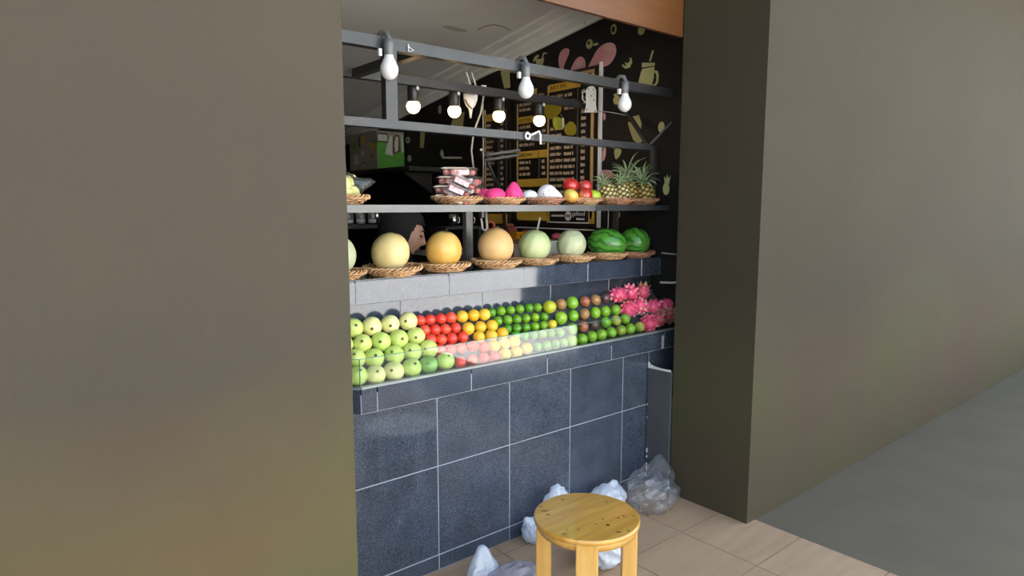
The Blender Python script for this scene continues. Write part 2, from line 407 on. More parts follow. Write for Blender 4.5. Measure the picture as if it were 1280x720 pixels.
M['jug'] = mat('orange yellow jug', (0.52, 0.235, 0.010), 0.25, col2=(0.46, 0.19, 0.01))
M['coral'] = mat('coral plastic', (0.62, 0.13, 0.055), 0.35)
M['brick_red'] = mat('brick red plastic', (0.26, 0.055, 0.03), 0.4)
M['steel_bright'] = mat('polished steel', (0.62, 0.62, 0.62), 0.15, metal=1.0)
M['skin'] = mat('skin', (0.58, 0.34, 0.24), 0.45, col2=(0.52, 0.29, 0.20), scale=14, sss=0.05)
M['lip'] = mat('lips', (0.36, 0.10, 0.085), 0.35)
M['brow'] = mat('dark brow', (0.02, 0.014, 0.012), 0.7)
M['eye'] = mat('dark eye', (0.02, 0.015, 0.012), 0.1)
M['hijab'] = mat('black headscarf cloth', (0.0135, 0.011, 0.010), 0.75, spec=0.3, bump=0.1, bscale=120)
M['shirt'] = mat('dark navy cloth', (0.010, 0.011, 0.018), 0.8, spec=0.2)
M['trousers'] = mat('black trouser cloth', (0.008, 0.008, 0.009), 0.8)
M['shoe'] = mat('black rubber sole shoe', (0.01, 0.01, 0.01), 0.6)
M['tumbler'] = clear_mat('clear drinking glass', (0.93, 0.95, 0.95), gloss=0.10, haze=0.10, rough=0.03)
M['paper'] = mat('white paper box', (0.62, 0.60, 0.55), 0.7)
M['pink_item'] = mat('raspberry pink plastic', (0.38, 0.06, 0.10), 0.4)
M['tray_tan'] = mat('brown food tray', (0.34, 0.20, 0.075), 0.5, col2=(0.24, 0.12, 0.05), scale=20)

# ------------------------------------------------------------------ mesh helpers
class MB:
    """Collects shapes in world coordinates; build() links them as ONE mesh object."""
    def __init__(s):
        s.v = []; s.f = []; s.c = None
    def add(s, vs, fs):
        o = len(s.v)
        s.v += [tuple(v) for v in vs]
        s.f += [tuple(i + o for i in f) for f in fs]
        return s
    def box(s, c, d, rz=0.0, rx=0.0, ry=0.0, taper=1.0):
        h = [x / 2 for x in d]
        m = Euler((rx, ry, rz)).to_matrix()
        vs = []
        for sz in (-1, 1):
            t = taper if sz < 0 else 1.0
            for sx, sy in ((-1, -1), (1, -1), (1, 1), (-1, 1)):
                vs.append(m @ Vector((sx * h[0] * t, sy * h[1] * t, sz * h[2])) + Vector(c))
        return s.add(vs, [(3, 2, 1, 0), (4, 5, 6, 7), (0, 1, 5, 4), (1, 2, 6, 5), (2, 3, 7, 6), (3, 0, 4, 7)])
    def bb(s, x0, x1, y0, y1, z0, z1):
        return s.box(((x0 + x1) / 2, (y0 + y1) / 2, (z0 + z1) / 2), (x1 - x0, y1 - y0, z1 - z0))
    def bbb(s, x0, x1, y0, y1, z0, z1, b=0.0015):
        """Box with chamfered edges on all sides of its -Y face and top face."""
        vs = [(x0, y1, z0), (x1, y1, z0), (x1, y1, z1), (x0, y1, z1),
              (x0, y0 + b, z0), (x1, y0 + b, z0), (x1, y0 + b, z1), (x0, y0 + b, z1),
              (x0 + b, y0, z0 + b), (x1 - b, y0, z0 + b), (x1 - b, y0, z1 - b), (x0 + b, y0, z1 - b)]
        fs = [(0, 3, 2, 1), (0, 1, 5, 4), (1, 2, 6, 5), (2, 3, 7, 6), (3, 0, 4, 7),
              (4, 5, 9, 8), (5, 6, 10, 9), (6, 7, 11, 10), (7, 4, 8, 11), (8, 9, 10, 11)]
        return s.add(vs, fs)
    def tube(s, pts, r, n=8, closed=False, cap=True):
        pts = [Vector(p) for p in pts]
        N = len(pts)
        rr = r if isinstance(r, (list, tuple)) else [r] * N
        rings = []
        up = Vector((0, 0, 1))
        prev = None
        for i, p in enumerate(pts):
            if closed:
                t = pts[(i + 1) % N] - pts[i - 1]
            else:
                t = pts[min(i + 1, N - 1)] - pts[max(i - 1, 0)]
            t.normalize()
            if prev is None:
                a = up if abs(t.z) < 0.9 else Vector((1, 0, 0))
                u = t.cross(a).normalized()
            else:
                u = (prev - t * prev.dot(t)).normalized()
            prev = u
            w = t.cross(u)
            rings.append([p + (u * math.cos(2 * math.pi * k / n) + w * math.sin(2 * math.pi * k / n)) * rr[i] for k in range(n)])
        vs = [v for ring in rings for v in ring]
        fs = []
        for i in range(N if closed else N - 1):
            j = (i + 1) % N
            for k in range(n):
                l = (k + 1) % n
                fs.append((i * n + k, i * n + l, j * n + l, j * n + k))
        if cap and not closed:
            fs.append(tuple(reversed(range(n))))
            fs.append(tuple((N - 1) * n + k for k in range(n)))
        return s.add(vs, fs)
    def lathe(s, prof, c=(0, 0, 0), n=24, mtx=None):
        """prof: list of (radius, z). Radius 0 at an end makes a pole."""
        vs = []; idx = []
        for r, z in prof:
            if r < 1e-6:
                idx.append([len(vs)]); vs.append(Vector((0, 0, z)))
            else:
                idx.append(list(range(len(vs), len(vs) + n)))
                vs += [Vector((r * math.cos(2 * math.pi * k / n), r * math.sin(2 * math.pi * k / n), z)) for k in range(n)]
        fs = []
        for a, b in zip(idx[:-1], idx[1:]):
            for k in range(n):
                l = (k + 1) % n
                if len(a) == 1 and len(b) == 1: continue
                if len(a) == 1: fs.append((a[0], b[l], b[k]))
                elif len(b) == 1: fs.append((a[k], a[l], b[0]))
                else: fs.append((a[k], a[l], b[l], b[k]))
        if mtx is not None: vs = [mtx @ v for v in vs]
        c = Vector(c)
        return s.add([v + c for v in vs], fs)
    def ball(s, c, r, n=16, m=10, mtx=None, fn=None):
        if not isinstance(r, (tuple, list)): r = (r, r, r)
        vs = [Vector((0, 0, -1))]
        for i in range(1, m):
            t = math.pi * i / m - math.pi / 2
            for k in range(n):
                a = 2 * math.pi * k / n
                vs.append(Vector((math.cos(t) * math.cos(a), math.cos(t) * math.sin(a), math.sin(t))))
        vs.append(Vector((0, 0, 1)))
        fs = []
        for k in range(n): fs.append((0, 1 + (k + 1) % n, 1 + k))
        for i in range(m - 2):
            for k in range(n):
                a = 1 + i * n + k; b = 1 + i * n + (k + 1) % n
                fs.append((a, b, b + n, a + n))
        top = len(vs) - 1; o = 1 + (m - 2) * n
        for k in range(n): fs.append((o + k, o + (k + 1) % n, top))
        if fn: vs = [fn(v) for v in vs]
        vs = [Vector((v.x * r[0], v.y * r[1], v.z * r[2])) for v in vs]
        if mtx is not None: vs = [mtx @ v for v in vs]
        return s.add([v + Vector(c) for v in vs], fs)
    def prism(s, poly, fn, d):
        """poly: 2D outline; fn(a, b, h) gives the 3D point at height h (0 or d)."""
        n = len(poly)
        area = sum(poly[i][0] * poly[(i + 1) % n][1] - poly[(i + 1) % n][0] * poly[i][1] for i in range(n))
        vs = [fn(a, b, 0) for a, b in poly] + [fn(a, b, d) for a, b in poly]
        fs = [tuple(reversed(range(n))), tuple(range(n, 2 * n))]
        for i in range(n):
            j = (i + 1) % n
            fs.append((i, j, n + j, n + i))
        return s.add(vs, fs)
    def build(s, name, m, parent=None, smooth=False, kind=None, attr=None):
        me = bpy.data.meshes.new(name)
        o = bpy.data.objects.new(name, me)
        COL.objects.link(o)
        off = Vector((0, 0, 0))
        if parent is not None:
            w = Vector((0, 0, 0)); q = parent
            while q is not None:
                w += q.location; q = q.parent
            off = w
            o.parent = parent
        else:
            if s.v:
                xs, ys, zs = zip(*s.v)
                off = Vector(((min(xs) + max(xs)) / 2, (min(ys) + max(ys)) / 2, min(zs)))
            o.location = off
        me.from_pydata([tuple(Vector(v) - off) for v in s.v], [], s.f)
        bm = bmesh.new(); bm.from_mesh(me)
        bmesh.ops.recalc_face_normals(bm, faces=bm.faces)
        bm.to_mesh(me); bm.free()
        if attr:
            a = me.attributes.new(attr[0], 'FLOAT', 'POINT')
            a.data.foreach_set('value', attr[1])
        me.materials.append(m)
        if smooth:
            for p in me.polygons: p.use_smooth = True
        if kind: o['kind'] = kind
        return o

def tag(o, label=None, cat=None, group=None, kind=None):
    if label: o['label'] = label
    if cat: o['category'] = cat
    if group: o['group'] = group
    if kind: o['kind'] = kind
    return o

def thing(name, label, cat, loc=(0, 0, 0), group=None):
    o = bpy.data.objects.new(name, None)
    o.empty_display_size = 0.05
    o.location = loc
    COL.objects.link(o)
    return tag(o, label, cat, group)

def lone(o, label, cat, group=None):
    return tag(o, label, cat, group)

def struct(o):
    o['kind'] = 'structure'
    return o

def kids(o):
    return [c for c in bpy.data.objects if c.parent == o]

def dup(root, loc, rot=None, label=None, group=None, scale=None):
    """Copies a thing with its parts and sub-parts; meshes stay shared."""
    r = root.copy(); COL.objects.link(r)
    r.location = loc
    if rot is not None: r.rotation_euler = rot
    if scale is not None: r.scale = (scale, scale, scale) if not isinstance(scale, tuple) else scale
    if label: r['label'] = label
    if group: r['group'] = group
    for ch in kids(root):
        c = ch.copy(); COL.objects.link(c); c.parent = r
        for g in kids(ch):
            d = g.copy(); COL.objects.link(d); d.parent = c
    return r

def place(root, loc, rot=None, scale=None):
    root.location = loc
    if rot is not None: root.rotation_euler = rot
    if scale is not None: root.scale = (scale, scale, scale) if not isinstance(scale, tuple) else scale
    return root

ORD = ['first', 'second', 'third', 'fourth', 'fifth', 'sixth', 'seventh', 'eighth', 'ninth', 'tenth']
WX = 1.22                                   # the black wall with the menu
def on_wall(h0):
    return lambda a, b, h: (WX - h0 - h, a, b)

# ================================================================== THE SETTING
fl = MB().bb(-6, 1.02, -2.72, 4.6, -0.10, -0.004).build('floor', M['grout_floor'])
struct(fl)
TS = 0.377
tile_mesh = None
gap = 0.0045
for j in range(-6, 1):
    for i in range(-7, 3):
        x0 = -0.107 + i * TS; y1 = -0.072 + j * TS + (0 if j < 0 else 0)
        if y1 > -0.01 and j == 0: pass
        # keep the tiles in front of the counter that the view can reach
        if x0 > 1.0 and y1 > -0.4: continue
        if x0 < -1.2 and y1 > -0.3: continue
        if x0 < -2.2 and y1 > -1.2: continue
        t = MB()
        t.bb(gap / 2, TS - gap / 2, -TS + gap / 2, -gap / 2, -0.008, 0.0)
        if tile_mesh is None:
            o = t.build('floor_tile', M['floor_tile'], None)
            tile_mesh = o.data
            for v in tile_mesh.vertices:                       # back to a corner-based mesh
                v.co += o.location
        else:
            o = bpy.data.objects.new('floor_tile', tile_mesh); COL.objects.link(o)
        o.parent = fl
        o.location = Vector((x0, y1, 0)) - fl.location
# the cut row along the counter foot
for i in range(-2, 3):
    x0 = -0.107 + i * TS
    o = MB().bb(x0 + gap / 2, min(x0 + TS, 0.95) - gap / 2, -0.072 + gap / 2, 0.0, -0.008, 0.0).build('floor_tile', M['floor_tile'], fl)

struct(MB().bb(1.025, 12, -2.72, 0.0, -0.10, -0.002).build('footpath', M['footpath']))
struct(MB().bb(1.95, 40, -40, -2.72, -0.16, -0.02).build('pavement', M['pavement']))  # unseen ground, pale here to give the bright reflection in the glass guard
struct(MB().bb(-40, 1.95, -5.2, -2.72, -0.16, -0.025).build('unseen_dark_ground', M['asphalt']))  # unseen dark strip, added to keep glare off the left end of the glass
struct(MB().bb(-40, 1.95, -40, -5.2, -0.16, -0.02).build('pavement', M['pavement']))  # unseen ground beyond, kept pale to bounce sunlight into the stall
# facade of the building on both sides of the stall opening
wl = MB().bb(-9, -1.049, -0.60, -0.42, 0, 3.3).build('wall_front_left', M['plaster_left']); struct(wl)
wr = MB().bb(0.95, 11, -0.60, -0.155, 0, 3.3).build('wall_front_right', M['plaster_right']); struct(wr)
blk = MB().bb(WX, WX + 0.12, -0.15, 4.3, 0, 3.3).build('wall_right', M['black_wall']); struct(blk)
struct(MB().bb(-3.6, WX, 4.2, 4.3, 0, 3.3).build('wall_back', M['dark_back']))
struct(MB().bb(-3.7, -3.6, -0.42, 4.3, 0, 3.3).build('wall_left', M['dark_back']))
struct(MB().bb(-1.45, -1.347, -0.42, 0.80, 0, 3.3).build('wall_inner_left', M['black_wall']))
# sloping ceiling: falls towards the back of the stall
def cz(y): return 2.80 - 0.148 * y
c = MB()
c.add([(-3.7, -0.14, cz(-0.14)), (WX, -0.14, cz(-0.14)), (WX, 4.3, cz(4.3)), (-3.7, 4.3, cz(4.3)),
       (-3.7, -0.14, 3.32), (WX, -0.14, 3.32), (WX, 4.3, 3.32), (-3.7, 4.3, 3.32)],
      [(0, 1, 2, 3), (7, 6, 5, 4), (0, 4, 5, 1), (1, 5, 6, 2), (2, 6, 7, 3), (3, 7, 4, 0)])
ceil = c.build('ceiling', M['ceiling']); struct(ceil)
struct(MB().bb(-9, 11, -1.25, 4.6, 3.32, 3.42).build('sun_block_roof', M['plaster_right']))      # unseen flat roof slab, added and lengthened forward to block the sun
# stepped cornice between the ceiling and the black wall
prof = [(0, -0.108), (-0.020, -0.108), (-0.024, -0.090), (-0.060, -0.074), (-0.066, -0.060), (-0.105, -0.044),
        (-0.112, -0.028), (-0.165, -0.016), (-0.172, 0.0), (0, 0.0)]
k = MB()
n = len(prof)
k.add([(WX + a, -0.14, cz(-0.14) + b) for a, b in prof] + [(WX + a, 4.2, cz(4.2) + b) for a, b in prof],
      [tuple(range(n)), tuple(reversed(range(n, 2 * n)))] + [(i, (i + 1) % n, n + (i + 1) % n, n + i) for i in range(n)])
cor = k.build('trim_1', M['cornice']); struct(cor)
CRACK = [(0.813, 1.315, 2.605), (0.819, 1.248, 2.615), (0.859, 1.202, 2.622), (0.926, 1.204, 2.622), (1.011, 1.228, 2.618)]
SMEAR = [(0.57, 1.36, 2.599), (0.632, 1.337, 2.602), (0.743, 1.348, 2.601), (0.775, 1.375, 2.596), (0.703, 1.395, 2.594), (0.609, 1.383, 2.595)]
MB().tube(CRACK, 0.0028, 6).build('crack', M['stem'], ceil)
MB().add(SMEAR + [(a, b, c - 0.0015) for a, b, c in SMEAR], [tuple(range(6)), tuple(reversed(range(6, 12)))] + [(i, (i + 1) % 6, 6 + (i + 1) % 6, 6 + i) for i in range(6)]).build('damp_stain', M['stain'], ceil)
for y in (0.75, 1.55, 2.35):
    MB().ball((WX - 0.020, y, cz(y) - 0.09), 0.007, 8, 6).build('nail_head', M['stem'], cor)
hd = MB().bb(-1.05, 0.95, -0.15, -0.13, 2.308, 3.3).build('trim_2', M['header']); struct(hd)
# opposite side of the street (behind the camera, seen only as reflection in the tiles)
struct(MB().bb(-14, 22, -14.4, -14.0, 0, 5.0).build('wall_opposite', M['white_house']))

# ------------------------------------------------------------------ painted fruit on the black wall
def art(name, poly, m, h0=0.0, d=0.0025):
    return MB().prism(poly, on_wall(h0), d).build(name, m, blk)
def ell(c, ry, rz, n=18, a0=0, a1=2 * math.pi):
    return [(c[0] + ry * math.cos(a0 + (a1 - a0) * i / n), c[1] + rz * math.sin(a0 + (a1 - a0) * i / n)) for i in range(n if a1 - a0 > 6.2 else n + 1)]
def smooth(poly, it=2):
    for _ in range(it):
        q = []
        for i in range(len(poly)):
            a, b = poly[i], poly[(i + 1) % len(poly)]
            q.append((a[0] * .75 + b[0] * .25, a[1] * .75 + b[1] * .25)); q.append((a[0] * .25 + b[0] * .75, a[1] * .25 + b[1] * .75))
        poly = q
    return poly
for p in ([(0.924, 2.485), (0.899, 2.471), (0.902, 2.445), (0.923, 2.416), (0.947, 2.381), (0.957, 2.35), (0.975, 2.352), (0.993, 2.389), (0.998, 2.428), (0.987, 2.46), (0.959, 2.483)],
          [(0.89, 2.325), (0.89, 2.34), (0.867, 2.374), (0.84, 2.405), (0.8, 2.415), (0.77, 2.395), (0.759, 2.366), (0.762, 2.325)],
          [(0.743, 2.33), (0.733, 2.344), (0.707, 2.376), (0.67, 2.424), (0.62, 2.452), (0.559, 2.455), (0.519, 2.434), (0.509, 2.392), (0.526, 2.356), (0.568, 2.32), (0.65, 2.325)],
          [(0.60, 1.853), (0.579, 1.85), (0.578, 1.805), (0.59, 1.77), (0.61, 1.765)],
          [(0.607, 1.707), (0.599, 1.715), (0.548, 1.714), (0.52, 1.699), (0.51, 1.66), (0.607, 1.66)],
          [(0.607, 2.054), (0.587, 2.046), (0.585, 2.018), (0.6, 2.002)]):
    art('painted_drop', smooth(p), M['art_pink'])
art('painted_highlight', smooth([(0.62, 2.434), (0.571, 2.447), (0.528, 2.431), (0.521, 2.399), (0.558, 2.401), (0.595, 2.414)]), M['art_pale'], 0.0025, 0.001)
art('painted_highlight', smooth([(0.853, 2.352), (0.826, 2.386), (0.793, 2.39), (0.779, 2.369), (0.812, 2.346)]), M['art_pale'], 0.0025, 0.001)
art('painted_jar', [(0.315, 2.264), (0.23, 2.264), (0.232, 2.206), (0.25, 2.144), (0.348, 2.169), (0.326, 2.24)], M['art_green'])
art('painted_jar_lid', [(0.318, 2.298), (0.228, 2.284), (0.228, 2.269), (0.318, 2.272)], M['art_green'])
art('painted_jar_handle', [(0.236, 2.243), (0.211, 2.24), (0.198, 2.216), (0.202, 2.174), (0.223, 2.155), (0.245, 2.158), (0.243, 2.168), (0.223, 2.169), (0.214, 2.187), (0.213, 2.213), (0.221, 2.229), (0.235, 2.232)], M['art_green'])
art('painted_straw', [(0.268, 2.298), (0.257, 2.296), (0.237, 2.35), (0.247, 2.355)], M['art_green'])
art('painted_straw', [(1.156, 2.461), (1.146, 2.459), (1.137, 2.482), (1.107, 2.481), (1.105, 2.486), (1.141, 2.493)], M['art_cream'])
for p in ([(1.217, 2.461), (1.134, 2.457), (1.149, 2.406), (1.203, 2.416)], [(1.228, 2.36), (1.136, 2.345), (1.15, 2.40), (1.20, 2.41)],
          [(1.587, 2.434), (1.537, 2.451), (1.491, 2.439), (1.482, 2.316), (1.544, 2.318)]):
    art('painted_cup', p, M['art_green'])
for p in ([(2.167, 2.211), (2.025, 2.207), (2.053, 2.1), (2.205, 2.119)], [(2.654, 2.11), (2.586, 2.104), (2.61, 1.976), (2.668, 1.98)]):
    art('painted_cup', p, M['art_yellow'])
art('painted_fruit_slice', smooth([(1.244, 2.448), (1.236, 2.472), (1.202, 2.49), (1.182, 2.485), (1.194, 2.47), (1.228, 2.453)]), M['art_green'])
art('painted_fruit_slice', [(0.445, 2.322), (0.421, 2.311), (0.403, 2.325), (0.411, 2.339), (0.397, 2.338), (0.39, 2.313), (0.407, 2.286), (0.438, 2.284), (0.461, 2.299), (0.463, 2.314), (0.45, 2.305), (0.43, 2.297)], M['art_green'])
art('painted_carrot', [(0.377, 2.009), (0.332, 2.012), (0.311, 1.963), (0.316, 1.934)], M['art_yellow'])
art('painted_carrot', smooth([(0.416, 1.988), (0.382, 1.97), (0.316, 1.914), (0.295, 1.855), (0.36, 1.859), (0.395, 1.93)], 1), M['art_yellow'])
art('painted_plate', [(2.369, 1.918), (2.339, 1.948), (2.315, 1.915), (2.316, 1.889), (2.074, 1.875), (2.066, 1.86), (2.332, 1.874)], M['art_cream'])
art('painted_grapes', smooth([(0.513, 1.829), (0.491, 1.838), (0.464, 1.83), (0.455, 1.817), (0.469, 1.79), (0.5, 1.767), (0.51, 1.8)], 1), M['art_yellow'])
for a, b in ((0.515, 1.842), (0.49, 1.846), (0.462, 1.842)): art('painted_leaf', ell((a, b), 0.013, 0.006), M['art_cream'])
art('painted_orange_half', smooth([(0.508, 1.454), (0.46, 1.465), (0.456, 1.439), (0.469, 1.423), (0.49, 1.422), (0.504, 1.436)], 1), M['art_yellow'])
art('painted_avocado', ell((0.535, 2.522), 0.022, 0.029), M['art_green']); art('painted_stone', ell((0.535, 2.520), 0.012, 0.018), M['black_wall'], 0.0025, 0.001)
art('painted_melon_half', ell((0.328, 2.475), 0.024, 0.024), M['art_green'])
art('painted_kiwi', ell((0.728, 2.473), 0.027, 0.028), M['art_green']); art('painted_stone', ell((0.732, 2.48), 0.010, 0.010), M['black_wall'], 0.0025, 0.001)
art('painted_leaf', ell((0.675, 2.462), 0.022, 0.008), M['art_green'])
art('painted_apple', ell((0.171, 1.93), 0.022, 0.030), M['art_yellow'])
art('painted_lemon', ell((0.501, 2.116), 0.026, 0.026), M['art_yellow']); art('painted_leaf', ell((0.512, 2.146), 0.012, 0.008), M['art_yellow'])
art('painted_pineapple', ell((0.127, 1.592), 0.022, 0.034), M['art_green'])
art('painted_pineapple_crown', [(0.137, 1.62), (0.142, 1.66), (0.128, 1.645), (0.122, 1.672), (0.114, 1.645), (0.100, 1.665), (0.108, 1.62)], M['art_green'])
art('painted_seed', ell((2.361, 2.261), 0.022, 0.034), M['art_cream'])
art('painted_ring', ell((2.858, 2.059), 0.034, 0.028), M['art_cream']); art('painted_stone', ell((2.858, 2.062), 0.013, 0.010), M['black_wall'], 0.0025, 0.001)
art('painted_seed', ell((2.838, 1.903), 0.030, 0.028), M['art_cream'])
art('painted_seed', ell((0.30, 1.838), 0.02, 0.004), M['art_cream'])
art('painted_seed', ell((2.05, 2.06), 0.02, 0.005), M['art_cream'])

# ================================================================== THE TILED COUNTER
ct = thing('tiled_counter', 'long stepped stall counter clad in speckled dark grey granite tiles with glass front guard', 'counter', (0.2, 0.25, 0))
core = MB()
def slab_poly(poly, z0, z1): core.prism(poly, lambda a, b, h: (a, b, z0 + h), z1 - z0)
slab_poly([(-0.768, 0.0014), (WX - 0.002, 0.0014), (WX - 0.002, 0.5), (-1.345, 0.5), (-1.345, 0.195), (-1.0, 0.195)], 0.0, 0.742)
core.build('body', M['grout'], ct)
lg = MB().prism([(-0.738, -0.0286), (WX - 0.002, -0.0286), (WX - 0.002, 0.26), (-1.345, 0.26), (-1.345, 0.190), (-1.0, 0.190)], lambda a, b, h: (a, b, 0.742 + h), 0.072)
lg.build('ledge', M['grout'], ct)
g = 0.0016
def tile(x0, x1, z0, z1, yf, t=0.012):
    return MB().bbb(x0 + g, x1 - g, yf, yf + t, z0 + g, z1 - g).build('granite_tile', M['granite'], ct)
xs = [-0.768, -0.391, -0.0125, 0.364, 0.741, 0.946]
for za, zb in ((0.0, 0.066), (0.066, 0.447), (0.447, 0.742)):
    for a, b in zip(xs[:-1], xs[1:]): tile(a, b, za, zb, 0.0)
tile(0.946, WX - 0.002, 0.447, 0.742, 0.0)
def wtile(x0, y0, x1, y1, z0, z1, t=0.012):
    """a tile on the slanting left end, standing on the line (x0,y0)-(x1,y1)"""
    d = Vector((x1 - x0, y1 - y0, 0)); L_ = d.length; d.normalize(); nn = Vector((-d.y, d.x, 0))
    o = MB(); P0 = Vector((x0, y0, 0))
    vs = []
    for z in (z0 + g, z1 - g):
        for q, w in ((g, 0), (L_ - g, 0), (L_ - g, t), (g, t)):
            vs.append(P0 + d * q + nn * w + Vector((0, 0, z)))
    o.add(vs, [(3, 2, 1, 0), (4, 5, 6, 7), (0, 1, 5, 4), (1, 2, 6, 5), (2, 3, 7, 6), (3, 0, 4, 7)])
    return o.build('granite_tile', M['granite'], ct)
for za, zb in ((0.0, 0.066), (0.066, 0.447), (0.447, 0.742)): wtile(-1.0, 0.193, -0.770, 0.0, za, zb)
for za, zb in ((0.0, 0.066), (0.066, 0.447), (0.447, 0.742)): tile(-1.345, -1.0, za, zb, 0.193)
tile(-1.345, -1.0, 0.742, 0.836, 0.188)
# ledge face
lx = [-0.738, -0.672, -0.241, 0.185, 0.616, 1.012]
for a, b in zip(lx[:-1], lx[1:]): tile(a, b, 0.742, 0.836, -0.030)
tile(1.030, WX - 0.002, 0.742, 0.836, -0.030)
wtile(-1.0, 0.188, -0.740, -0.030, 0.742, 0.836)
# bed of the fruit display, rising to the back
bed = MB()
bp = [(0.020, 0.814), (0.040, 0.822), (0.205, 1.0186), (0.225, 1.0186), (0.225, 0.814)]
bed.add([(-0.78, a, b) for a, b in bp] + [(WX - 0.003, a, b) for a, b in bp],
        [tuple(range(5)), tuple(reversed(range(5, 10)))] + [(i, (i + 1) % 5, 5 + (i + 1) % 5, 5 + i) for i in range(5)])
bed.build('fruit_bed', M['bed'], ct)
MB().prism([(-0.78, 0.020), (-0.78, 0.24), (-1.04, 0.24), (-0.99, 0.20)], lambda a, b, h: (a, b, 0.8145 + h), 0.012).build('bed_end', M['bed'], ct)
# riser behind the fruit, then the overhanging upper step
MB().bb(-1.345, WX - 0.002, 0.2274, 0.5, 0.80, 1.118).build('riser', M['grout'], ct)
px_ = [-1.345, -0.85, -0.42, 0.011, 0.441, 0.872, WX - 0.002]
for a, b in zip(px_[:-1], px_[1:]): tile(a, b, 0.985, 1.116, 0.226)
tile(-1.345, -0.79, 0.838, 0.985, 0.226)
MB().bb(-1.345, WX - 0.002, 0.1514, 0.52, 1.117, 1.203).build('upper_step', M['grout'], ct)
ux = [-1.345, -0.661, -0.226, 0.200, 0.628, 1.051, WX - 0.002]
for a, b in zip(ux[:-1], ux[1:]): tile(a, b, 1.116, 1.212, 0.150)
MB().bb(-1.345, WX - 0.002, 0.1622, 0.52, 1.203, 1.213).build('upper_top', M['granite'], ct)
# glass guard with its aluminium channel
gg = MB().bb(-0.738, WX - 0.005, -0.029, -0.024, 0.846, 0.947).build('glass_guard', M['glass'], ct)
MB().bb(-0.738, WX - 0.005, -0.0292, -0.0238, 0.9472, 0.9488).build('glass_edge', M['glass_edge'], gg)
g2 = MB()
def slant(x0, y0, x1, y1, z0, z1, t):
    d = Vector((x1 - x0, y1 - y0, 0)); L_ = d.length; d.normalize(); nn = Vector((-d.y, d.x, 0)); P0 = Vector((x0, y0, 0))
    vs = [P0 + d * q + nn * w + Vector((0, 0, z)) for z in (z0, z1) for q, w in ((0, 0), (L_, 0), (L_, t), (0, t))]
    return MB().add(vs, [(3, 2, 1, 0), (4, 5, 6, 7), (0, 1, 5, 4), (1, 2, 6, 5), (2, 3, 7, 6), (3, 0, 4, 7)])
ge = slant(-0.98, 0.173, -0.742, -0.026, 0.846, 0.947, 0.005).build('glass_guard', M['glass'], ct)
slant(-0.98, 0.173, -0.742, -0.026, 0.9472, 0.9488, 0.005).build('glass_edge', M['glass_edge'], ge)
MB().bb(-0.7405, -0.7385, -0.029, -0.024, 0.846, 0.949).build('glass_edge', M['glass_edge'], gg)
ch = MB(); ch.bb(-0.738, WX - 0.005, -0.036, -0.014, 0.8365, 0.8455)
ch.build('guard_channel', M['alu'], ct)
slant(-0.98, 0.166, -0.742, -0.034, 0.8365, 0.8455, 0.02).build('guard_channel', M['alu'], ct)
MB().bb(-0.738, WX - 0.005, -0.012, 0.03, 0.8145, 0.822).build('bed_lip', M['bed'], ct)
# grey sheet closing the foot of the counter on the right
gp = thing('partition_panel', 'low dark grey sheet panel with chipped white edge at the right end of the counter foot', 'panel', (0.94, -0.08, 0))
MB().bb(0.932, 0.946, -0.153, -0.006, 0.0, 0.655).build('sheet', M['panel_grey'], gp)
ed = MB()
random.seed(3)
z = 0.06
while z < 0.30:
    h = random.uniform(0.008, 0.03)
    if random.random() < 0.75: ed.box((0.9305, -0.010 - random.uniform(0, 0.004), z), (0.003, random.uniform(0.004, 0.010), h))
    z += h + random.uniform(0.004, 0.03)
for z in (0.38, 0.45): ed.box((0.9305, -0.009, z), (0.003, 0.004, 0.008))
ed.build('chipped_edge', M['chip'], gp, kind='stuff')
tp = MB()
tp.prism([(-0.007, 0.650), (-0.007, 0.672), (-0.012, 0.684), (-0.022, 0.671), (-0.050, 0.664), (-0.10, 0.661), (-0.153, 0.663), (-0.153, 0.652)],
         lambda a, b, h: (0.9300 + h, a, b), 0.004)
tp.build('torn_top_edge', M['chip'], gp)

# ================================================================== STEEL RACK ABOVE THE COUNTER
rk = thing('steel_rack', 'dark grey square tube rack with one long shelf standing over the granite counter', 'rack', (0.2, 0.25, 1.213))
MB().bb(-1.345, WX - 0.003, 0.10, 0.14, 2.082, 2.126).build('top_beam', M['steel'], rk)
MB().bb(-1.345, 1.05, 0.10, 0.14, 1.792, 1.824).build('middle_beam', M['steel'], rk)
MB().bb(-1.345, WX - 0.003, 0.70, 0.74, 2.086, 2.127).build('rear_beam', M['steel'], rk)
MB().bb(-0.372, -0.332, 0.14, 0.70, 2.087, 2.122).build('cross_beam', M['steel'], rk)
MB().bb(-0.534, -0.484, 0.102, 0.138, 1.824, 2.082).build('post', M['steel'], rk)
sh = MB(); sh.bb(-1.345, WX - 0.004, 0.118, 0.42, 1.478, 1.502)
sh.build('shelf_board', M['steel'], rk)
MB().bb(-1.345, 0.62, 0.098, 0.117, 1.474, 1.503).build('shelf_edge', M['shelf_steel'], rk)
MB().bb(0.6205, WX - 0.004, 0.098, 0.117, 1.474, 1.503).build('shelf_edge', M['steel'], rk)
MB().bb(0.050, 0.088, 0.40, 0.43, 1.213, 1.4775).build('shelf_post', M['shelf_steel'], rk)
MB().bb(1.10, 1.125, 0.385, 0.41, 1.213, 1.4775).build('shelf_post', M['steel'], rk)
MB().bb(1.193, WX - 0.003, 0.195, 0.225, 1.503, 1.83).build('shelf_post', M['steel'], rk)
MB().bb(0.125, 0.150, 0.375, 0.399, 1.443, 1.4775).build('bracket', M['shelf_steel'], rk)
MB().bb(0.125, 0.150, 0.375, 0.399, 1.2135, 1.245).build('bracket', M['shelf_steel'], rk)
def flat(p, q, w, t):
    p, q = Vector(p), Vector(q)
    return MB().tube([p, q], w / 2, 4)
